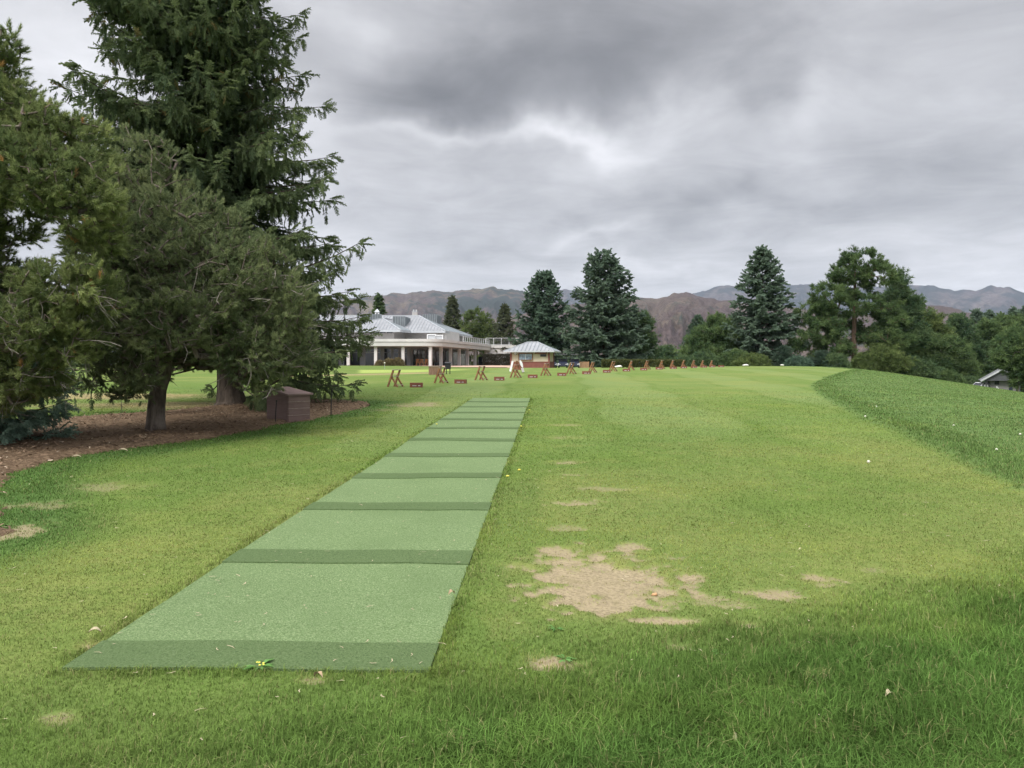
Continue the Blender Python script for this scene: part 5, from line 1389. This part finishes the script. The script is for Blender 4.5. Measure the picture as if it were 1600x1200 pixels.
b = MB(); b.box(-.55, .385, 1.2, .5, .05, .5); b.build('window', M['glass'], hut)
b = MB(); b.tube([(-1.75, -.42, 1.5), (-1.6, -.42, 1.1), (-1.35, -.42, .75), (-1.3, -.42, .0)], .07, 8); b.build('downpipe', M['black'], hut)
b = MB(); b.tube([(-.65, -.55, .78), (-.15, -.6, .05)], .03, 6); b.tube([(-.65, -.55, .78), (-.65, -.55, 0)], .025, 6); b.build('handrail', M['white_paint'], hut)
b = MB(); b.box(-1.75, .2, .45, .5, .06, 1.0); b.build('white_panel', M['white_paint'], hut)
def make_car(name, loc, rz, label, paint):
    r = thing(name, label, 'car', loc, rz)
    sec = [(-2.1, .35, .62, .80), (-1.9, .3, .78, .84), (-1.0, .28, .86, .86), (-.35, .28, 1.38, .70), (.75, .28, 1.42, .68), (1.45, .28, .98, .82), (2.0, .32, .90, .82), (2.15, .4, .7, .76)]
    V, Q = [], []
    for (x, zl, zh, hw) in sec:
        beltz = min(zh, .88)
        V += [(x, -.82, zl), (x, -.86, (zl + beltz) / 2), (x, -.84, beltz), (x, -hw * .9, zh), (x, hw * .9, zh), (x, .84, beltz), (x, .86, (zl + beltz) / 2), (x, .82, zl)]
    for i in range(len(sec) - 1):
        for j in range(7): Q.append((i * 8 + j, i * 8 + j + 1, (i + 1) * 8 + j + 1, (i + 1) * 8 + j))
    n = len(sec) - 1
    Q += [(0, 3, 2, 1), (0, 7, 4, 3), (7, 6, 5, 4), (n * 8, n * 8 + 1, n * 8 + 2, n * 8 + 3), (n * 8, n * 8 + 3, n * 8 + 4, n * 8 + 7), (n * 8 + 4, n * 8 + 5, n * 8 + 6, n * 8 + 7)]
    b = MB(); b.add(V, Q); b.build('body', paint, r)
    for s in (-1, 1):
        b = MB(); y1, y2 = s * .865, s * .69
        b.add([(-.85, y1, .92), (.2, y1, .92), (.2, y2, 1.34), (-.32, y2, 1.32)], [(0, 1, 2, 3)]); b.add([(.27, y1, .92), (1.2, y1, .92), (.78, y2, 1.34), (.27, y2, 1.35)], [(0, 1, 2, 3)]); b.build('side_window', M['glass'], r)
        for xx in (-1.35, 1.35):
            b = MB(); b.tube([(xx, s * .70, .32), (xx, s * .90, .32)], .32, 18); w = b.build('wheel', M['tyre'], r)
            b = MB(); b.tube([(xx, s * .895, .32), (xx, s * .91, .32)], .19, 14); b.build('rim', M['grey_paint'], w)
    b = MB(); b.add([(-.98, -.66, .90), (-.98, .66, .90), (-.42, .58, 1.34), (-.42, -.58, 1.34)], [(0, 1, 2, 3)]); b.build('windscreen', M['glass'], r)
    return r
for px, py, d, lab, pt, rz in ((1534, 613, 99, 'white parked car half hidden by the slope beside the hut', 'white_paint', .25), (1517, 609.5, 104, 'grey parked car behind the white car, under the pines', 'grey_paint', .2)):
    x, y, z = at(px, py, d); make_car('parked_car', (x, y, z - .1), rz, lab, M[pt])
b = MB()
for i, (px, py, s, lab) in enumerate([(966, 570.6, .5, 'flat white boulder behind the bag stand row near the tallest spruce'), (1165, 572.2, .34, 'pale boulder at the foot of the pointed blue spruce'), (1222, 572.6, .22, 'pale boulder between shrubs left of the ponderosa')]):
    d = 92; x = pX(px, d); b = MB(); b.ball((0, 0, .08), s, 12, 7, .32)
    b.v[0] = b.v[0] * (1 + .18 * np.sin(b.v[0] * 5 + i)[:, [1, 2, 0]]); o = b.build('boulder', M['stone'], None, True); o.location = (x, d, Hz(x, d) + .05); tag(o, lab, 'boulder', 'pale boulders along the tee edge')

# ------------------------------------------------------------------ small litter and weeds on the near lawn
def lawn_z(x, y): return Hz(x, y) + float((fbm(np.array([x * .8]), np.array([y * .8]), 77)[0] - .5) * .035 * sstep(70, 15, math.hypot(x, y)))
def weed(px, py, s, label, flower=False, seed=1):
    rr = np.random.default_rng(seed); x, y = unproj(px, py); r = thing('broadleaf_weed', label, 'weed', (x, y, lawn_z(x, y)), 0, 'broadleaf weeds in the lawn')
    b = MB()
    for k in range(13):
        a = rr.uniform(0, 6.28); L = s * rr.uniform(.5, 1); w = L * .28; e = rr.uniform(.25, .8)
        d = np.array([math.cos(a), math.sin(a), 0]); p = np.array([-d[1], d[0], 0]); u = np.array([0, 0, 1.])
        P0_ = d * .005; P1_ = d * L * .5 + u * L * .5 * e; P2_ = d * L + u * L * .38 * e
        b.add([P0_ + u * .01, P1_ + p * w / 2, P2_, P1_ - p * w / 2], [(0, 1, 2, 3)], tint=rr.uniform(.2, .9))
    b.build('leaves', M['leaf_weed'], r)
    if flower:
        f = MB()
        for k in range(5):
            a = rr.uniform(0, 6.28); q = s * rr.uniform(.2, .7); f.ball((math.cos(a) * q, -abs(math.sin(a)) * q, s * .3 + .01), .0065, 7, 4, .5)
        f.build('flowers', M['petal_yellow'], r)
weed(405, 1048, .10, 'spreading yellow-flowered weed against the near edge of the mats', True, 1)
weed(1122, 1021, .06, 'pale green broadleaf weed below the large bare patch', False, 2)
weed(882, 1031, .07, 'broadleaf weed on the small bare patch near the mat corner', False, 3)
weed(868, 985, .06, 'broadleaf weed between mat corner and large bare patch', False, 4)
d0 = None
for px, py, lab in [(682, 666.5, 'yellow dandelion at the mat edge, left side'), (827, 643, 'yellow dandelion right of the far mats'), (793, 751, 'yellow dandelion right of the mats, nearest the camera'), (811, 741, 'yellow dandelion right of the mats beside another'), (814, 670, 'yellow dandelion touching the right edge of the mats')]:
    x, y = unproj(px, py); loc = (x, y, lawn_z(x, y))
    if d0 is None:
        d0 = thing('dandelion', lab, 'flower', loc, 0, 'yellow dandelions by the mats')
        b = MB(); b.tube([(0, 0, 0), (.004, 0, .045)], .003, 5); b.build('stem', M['leaf_weed'], d0); b = MB(); b.ball((.004, 0, .05), .022, 10, 5, .5); b.build('flower_head', M['petal_yellow'], d0)
    else: dup(d0, loc, 1.0, lab)
M['dryleaf'] = mat_plain('dry_leaf', (.34, .25, .15), .9, .25, 20); M['straw'] = mat_plain('dead_straw', (.36, .31, .20), .9, .2, 20)
for i, (px, py, L, az, lab, mt) in enumerate([(497, 1071, .06, 2.5, 'brown dry leaf on the lawn in front of the mats', 'dryleaf'), (148, 1001, .06, .4, 'pale curled leaf at the left corner of the first mat', 'straw'), (705, 939, .06, 1, 'reddish dry leaf on the right edge of the first mat', 'dryleaf'), (1148, 1172, .045, 1.5, 'pale dry leaf standing in the near longer grass', 'straw'), (1388, 1102, .05, .6, 'straw-coloured twig leaf in the near right grass', 'straw'), (192, 708, .13, .2, 'curled strip of dry bark on the lush grass by the mulch', 'straw'), (120, 719, .11, .5, 'small strip of dry bark close to the mulch edge', 'straw')]):
    x, y = unproj(px, py); z = lawn_z(x, y) + .04
    b = MB(); n = 7; V = []
    for k in range(n):
        s = k / (n - 1) - .5; w = L * .22 * math.cos(s * 2.9) + .001; h = .02 * (1 - 4 * s * s) * (1 if i != 3 else -1)
        V += [(s * L, -w, h + .008), (s * L, 0, h), (s * L, w, h + .010)]
    q = [];
    for k in range(n - 1):
        for j in (0, 1): q.append((k * 3 + j, k * 3 + j + 1, k * 3 + 4 + j, k * 3 + 3 + j))
    b.add(V, q); o = b.build('dry_leaf', M[mt], None, True); o.location = (x, y, z); o.rotation_euler = (.15, .9 if i == 3 else .12, az); tag(o, lab, 'dry leaf', 'dry leaves on the lawn')
x, y = unproj(1022, 927); b = MB(); b.add([(-.035, -.015, 0), (.03, -.02, 0), (.04, .012, 0), (-.01, .022, 0), (-.02, -.01, .022), (.02, -.012, .03), (.025, .006, .026), (-.008, .01, .02)], [(0, 3, 2, 1), (4, 5, 6, 7), (0, 1, 5, 4), (1, 2, 6, 5), (2, 3, 7, 6), (3, 0, 4, 7)])
o = b.build('clay_shard', M['orange'], None, True); o.location = (x, y, lawn_z(x, y) - .01); o.scale = (.65, .65, .65); tag(o, 'small orange clay shard lying on the large bare patch', 'shard')
# flecks of clippings blown over mats and lawn
N = 1500
d = 3 * (26 / 3) ** rng.random(N); x = rng.uniform(-.75, .7, N) * d; y = d
onmat = poly_sd(x, y, MATPOLY) > .02
k = (onmat & (rng.random(N) < .7)) | (rng.random(N) < .35); x, y, onmat = x[k], y[k], onmat[k]
n = len(x); z = terrain(x, y) + (fbm(x * .8, y * .8, 77) - .5) * .035 * sstep(70, 15, np.hypot(x, y)) + np.where(onmat, .022, .022)
az = rng.uniform(0, 6.28, n); L = rng.uniform(.012, .05, n) * (1 + y / 40); Wd = rng.uniform(.0012, .003, n) * (1 + y / 10)
A = np.stack([np.cos(az), np.sin(az), rng.normal(0, .12, n)], 1) * (L / 2)[:, None]; S = np.stack([-np.sin(az), np.cos(az), np.zeros(n)], 1) * Wd[:, None]; P = np.stack([x, y, z], 1); Bn = np.stack([-np.sin(az), np.cos(az), np.zeros(n)], 1) * (L * .18)[:, None]
V = np.stack([P - A - S, P - A + S, P + Bn + S, P + A, P + Bn - S], 1).reshape(-1, 3)
b = MB(); i5 = np.arange(n)[:, None] * 5; b.add(V, i5 + np.array([[0, 4, 2, 1]]), i5 + np.array([[4, 3, 2]])); tag(b.build('grass_clippings', M['straw']), 'pale dry clippings scattered over mats and lawn', 'clippings', kind='stuff')

# ------------------------------------------------------------------ mountains
def ridge(name, d, pts, seed, mat, front=.45, rough=.10, back=.35):
    r = np.random.default_rng(seed)
    az0 = np.linspace(-75, 75, 900) * math.pi / 180
    px = 800 + FPX * np.tan(np.clip(az0, -1.3, 1.3))
    xs = [p[0] for p in pts]; hs = [(HOR - p[1]) / FPX for p in pts]
    tops = np.interp(px, xs, hs)
    tops = np.convolve(np.pad(tops, 2, mode='edge'), np.ones(5) / 5, 'valid')
    nt = 70; t = np.concatenate([np.linspace(0, 1, nt), np.linspace(1.04, 1.6, 12)])
    A, T = np.meshgrid(az0, t)
    prof = np.where(T <= 1, T ** 1.15, 1 - (T - 1) * 1.3)
    rad = np.where(T <= 1, d * (1 - front * (1 - T)), d * (1 + back * (T - 1)))
    # gullies run down the slope
    w = fbm(A * 14 + .8 * T, T * 1.2, seed, 3)
    g = np.abs(fbm(A * 40 + 2.2 * w, T * 1.6 + w * 2, seed + 5, 5) - .5) * 2
    g2 = fbm(A * 120, T * 9, seed + 9, 4) - .5
    crest = np.broadcast_to(tops, A.shape) * d / np.cos(A) * np.cos(A)
    body = np.clip(1.06 - T, 0, 1) * np.clip(T * 3, 0, 1)
    Hh = crest * (prof + (g - .35) * -rough * 3.0 * body * 1.3 + g2 * rough * .8 * body) + crest * (g2 * .030 + (fbm(A * 300, T * 3, seed + 2, 2) - .5) * .02) * (T > .9)
    dist = rad / np.cos(A) if False else rad
    X = np.tan(A) * dist * np.cos(A) ** .0 if False else np.sin(A) * dist / np.cos(A * 0.0)
    Y = np.cos(A) * dist
    scale = np.cos(A)          # crest height was given per unit of forward distance
    Z = CAMZ - 6 + Hh * scale + 6 * np.clip(T, 0, 1) * (T <= 1)
    V = np.stack([X.ravel(), Y.ravel(), Z.ravel()], 1)
    n, mm = A.shape; I = np.arange(n * mm).reshape(n, mm)
    q = np.stack([I[:-1, :-1], I[:-1, 1:], I[1:, 1:], I[1:, :-1]], -1).reshape(-1, 4)
    b = MB(); b.add(V, q, tint=np.clip(g.ravel() * .9, 0, 1)); o = b.build(name, mat, None, True); tag(o, kind='structure'); return o
def mat_mount(name, brown, tan, dark, treef, scale):
    t = NT(name); p = t.pos()
    n1 = t.noise(p, .0022 * scale, 6, .62); n2 = t.noise(p, .011 * scale, 5, .65); n3 = t.noise(p, .05 * scale, 3, .7); n4 = t.noise(p, .0011 * scale, 3)
    gl = t.n('ShaderNodeAttribute', attribute_name='tint').outputs['Fac']
    c = t.mix(t.ramp(n1, .42, .62), brown, tan)
    c = t.mix(t.math('MULTIPLY', t.ramp(n3, .42, .62), .75), c, tuple(x * .40 for x in brown))
    f = t.math('ADD', t.math('MULTIPLY', n2, .6), t.math('ADD', t.math('MULTIPLY', n4, .55), t.math('MULTIPLY', gl, -.22)))
    c = t.mix(t.ramp(f, treef, treef + .10), c, dark)
    t.principled(c, .95, .05, n3, .6, 8); return t.m
MT1 = mat_mount('brown_foothill', (.072, .053, .050), (.105, .082, .064), (.032, .038, .032), .58, 1.6)
MT2 = mat_mount('purple_brown_slopes', (.070, .053, .053), (.125, .105, .07), (.022, .030, .028), .49, 1.0)
MT3 = mat_mount('far_forested_range', (.068, .06, .064), (.098, .085, .082), (.02, .028, .032), .46, .7)
ridge('foothills', 3100, [(-2500, 520), (-800, 500), (200, 520), (560, 520), (700, 512), (820, 490), (880, 478), (930, 474), (965, 466), (985, 463), (1005, 467), (1022, 467), (1045, 461), (1072, 457.5), (1095, 463), (1130, 469), (1200, 475), (1280, 488), (1350, 492), (1420, 482), (1450, 478), (1490, 480), (1520, 490), (1560, 505), (1700, 515), (2100, 490), (3500, 500), (6000, 520)], 3, MT1, .55, .20)
ridge('middle_mountains', 5200, [(-2500, 460), (-600, 440), (100, 452), (420, 466), (560, 466), (600, 461), (625, 458), (650, 457), (680, 456), (700, 458), (722, 455), (745, 450.5), (765, 449), (782, 453), (800, 455), (815, 456), (835, 462), (860, 470), (920, 486), (1000, 500), (1400, 505), (1700, 500), (3500, 480), (6000, 500)], 13, MT2, .42, .18)
ridge('far_mountains', 8600, [(-3000, 470), (0, 480), (700, 482), (840, 465), (865, 455), (884, 451), (905, 457), (940, 470), (1000, 482), (1070, 465), (1100, 455), (1120, 449), (1140, 446), (1165, 449), (1190, 448), (1215, 445.5), (1240, 444.5), (1265, 444), (1300, 446), (1350, 449), (1385, 449), (1410, 448), (1425, 446), (1445, 446.5), (1465, 450), (1485, 455), (1500, 454), (1520, 453), (1532, 455), (1542, 449), (1552, 446), (1562, 447.5), (1574, 447), (1586, 453), (1600, 459), (1680, 470), (1800, 455), (2600, 440), (5000, 470)], 23, MT3, .30, .16)

# ------------------------------------------------------------------ air
def haze():
    b = MB(); b.box(0, 0, 520, 25000, 25000, 1084); t = NT('haze_air')
    v = t.n('ShaderNodeVolumePrincipled'); v.inputs['Color'].default_value = (.74, .83, 1.0, 1); v.inputs['Density'].default_value = HAZE; v.inputs['Anisotropy'].default_value = .1
    o = t.n('ShaderNodeOutputMaterial'); t.link(v.outputs[0], o.inputs['Volume'])
    tag(b.build('haze', t.m), 'thin bluish air between the lawn and the mountains', 'haze', kind='stuff')
HAZE = 3.3e-5
haze()

# ------------------------------------------------------------------ sky, sun, camera
def sky():
    t = NT('World', world=True); SC.world = t.m
    nz = t.n('ShaderNodeTexSky', sky_type='NISHITA', sun_disc=False, sun_elevation=R(46), sun_rotation=R(215))
    d = t.n('ShaderNodeTexCoord').outputs['Generated']
    s = t.n('ShaderNodeSeparateXYZ'); t.link(d, s.inputs[0]); X, Y, Z = s.outputs
    # cloud deck at constant height: divide by elevation
    zz = t.math('ADD', t.math('MAXIMUM', Z, 0.0), .10)
    cx, cy = t.math('DIVIDE', X, zz), t.math('DIVIDE', Y, zz)
    cv = t.n('ShaderNodeCombineXYZ'); t.link(cx, cv.inputs[0]); t.link(cy, cv.inputs[1])
    big = t.noise(cv.outputs[0], .55, 5, .55, .3); det = t.noise(cv.outputs[0], 2.1, 7, .62, .5)
    w1 = t.noise(d, 5.0, 4, .5); w2 = t.noise(t.scaled(d, (1, 1, 1)), 6.5, 4, .5)
    # named cloud features: azimuth / elevation of each mass, edges broken by noise
    az = t.math('ADD', t.math('ARCTAN2', X, Y), t.math('MULTIPLY', t.math('SUBTRACT', w1, .5), .34))
    el = t.math('ADD', t.math('ARCSINE', Z), t.math('MULTIPLY', t.math('SUBTRACT', w2, .5), .20))
    v = t.math('ADD', .70, t.math('ADD', t.math('MULTIPLY', t.math('SUBTRACT', big, .5), .34), t.math('MULTIPLY', t.math('SUBTRACT', det, .5), .29)))
    for (px, py, rx, ry, a) in SKYF:
        a0 = math.atan2(px - 800, FPX); e0 = math.atan2(HOR - py, FPX) * math.cos(a0)
        ra, re = rx / FPX * math.cos(a0) ** 2, ry / FPX
        q = t.math('ADD', t.math('POWER', t.math('DIVIDE', t.math('SUBTRACT', az, a0), ra), 2), t.math('POWER', t.math('DIVIDE', t.math('SUBTRACT', el, e0), re), 2))
        g = t.math('MULTIPLY', t.math('EXPONENT', t.math('MULTIPLY', q, -1)), a * (1.0 if a < 0 else .80))
        v = t.math('ADD', v, g)
    # overcast sky grows brighter towards the zenith
    zen = t.math('MULTIPLY', t.ramp(Z, .42, .9), .42)
    v = t.math('ADD', v, zen)
    dt = t.n('ShaderNodeVectorMath', operation='DOT_PRODUCT'); t.link(d, dt.inputs[0]); dt.inputs[1].default_value = SUND
    v = t.math('ADD', v, t.math('MULTIPLY', t.ramp(dt.outputs['Value'], .25, 1.0), .62))
    # thin pale band along the mountains
    v = t.math('ADD', v, t.math('MULTIPLY', t.ramp(Z, .12, .02), .045))
    lum = t.math('POWER', t.math('MAXIMUM', v, .1), 2.2)
    lum = t.math('MULTIPLY', lum, SKYK)
    col = t.n('ShaderNodeVectorMath', operation='SCALE'); col.inputs[0].default_value = (1.0, 1.0, 1.035)
    t.link(lum, col.inputs['Scale'])
    sc = t.n('ShaderNodeVectorMath', operation='SCALE'); t.link(col.outputs[0], sc.inputs[0]); sc.inputs['Scale'].default_value = 10.0
    c = t.mix(.96, nz.outputs[0], sc.outputs[0])
    bg = t.n('ShaderNodeBackground'); t.link(c, bg.inputs[0]); bg.inputs[1].default_value = .1
    o = t.n('ShaderNodeOutputWorld'); t.link(bg.outputs[0], o.inputs[0])
SKYK = .64
SUND = (math.sin(R(215)) * math.cos(R(46)), math.cos(R(215)) * math.cos(R(46)), math.sin(R(46)))
SKYF = [(690, 140, 180, 80, -.19), (760, 175, 90, 45, -.05), (1000, 40, 250, 100, -.17), (930, 110, 170, 60, -.07), (1180, 130, 170, 45, -.06), (850, 330, 330, 28, -.05), (1400, 270, 260, 60, -.045), (1080, 310, 180, 30, -.05),
        (905, 212, 130, 30, .16), (735, 228, 170, 17, .14), (1245, 148, 60, 40, .085), (1150, 190, 130, 30, .05), (480, 215, 90, 70, .10), (510, 20, 90, 40, .10), (60, 60, 200, 120, .17), (1045, 437, 150, 16, .10), (970, 372, 80, 12, .08), (1560, 400, 190, 70, .05), (1500, 130, 150, 90, .03), (600, 420, 140, 20, .05), (480, 330, 120, 60, .05)]
sky()
sun = bpy.data.lights.new('sun', 'SUN'); sun.energy = 1.5; sun.angle = R(18); sun.color = (1, .96, .9)
so = bpy.data.objects.new('sun', sun); COL.objects.link(so)
sd = Vector((math.sin(R(215)) * math.cos(R(46)), math.cos(R(215)) * math.cos(R(46)), math.sin(R(46))))
so.rotation_euler = sd.to_track_quat('Z', 'Y').to_euler()
cam = bpy.data.cameras.new('camera'); co = bpy.data.objects.new('camera', cam); COL.objects.link(co); SC.camera = co
co.location = (0, 0, CAMZ); co.rotation_euler = (R(90), 0, 0)
cam.sensor_width = 36; cam.lens = 27; cam.shift_y = -(600 - HOR) / 1600; cam.clip_end = 40000; cam.clip_start = .05
SC.view_settings.view_transform = 'Standard'; SC.view_settings.look = 'None'; SC.view_settings.gamma = 1; SC.view_settings.exposure = 1.0
SC.cycles.use_denoising = True
try: SC.cycles.denoiser = 'OPENIMAGEDENOISE'
except Exception: pass
SC.cycles.max_bounces = 6; SC.cycles.diffuse_bounces = 3; SC.cycles.glossy_bounces = 2; SC.cycles.transmission_bounces = 3; SC.cycles.transparent_max_bounces = 4; SC.cycles.volume_bounces = 1
SC.cycles.caustics_reflective = False; SC.cycles.caustics_refractive = False
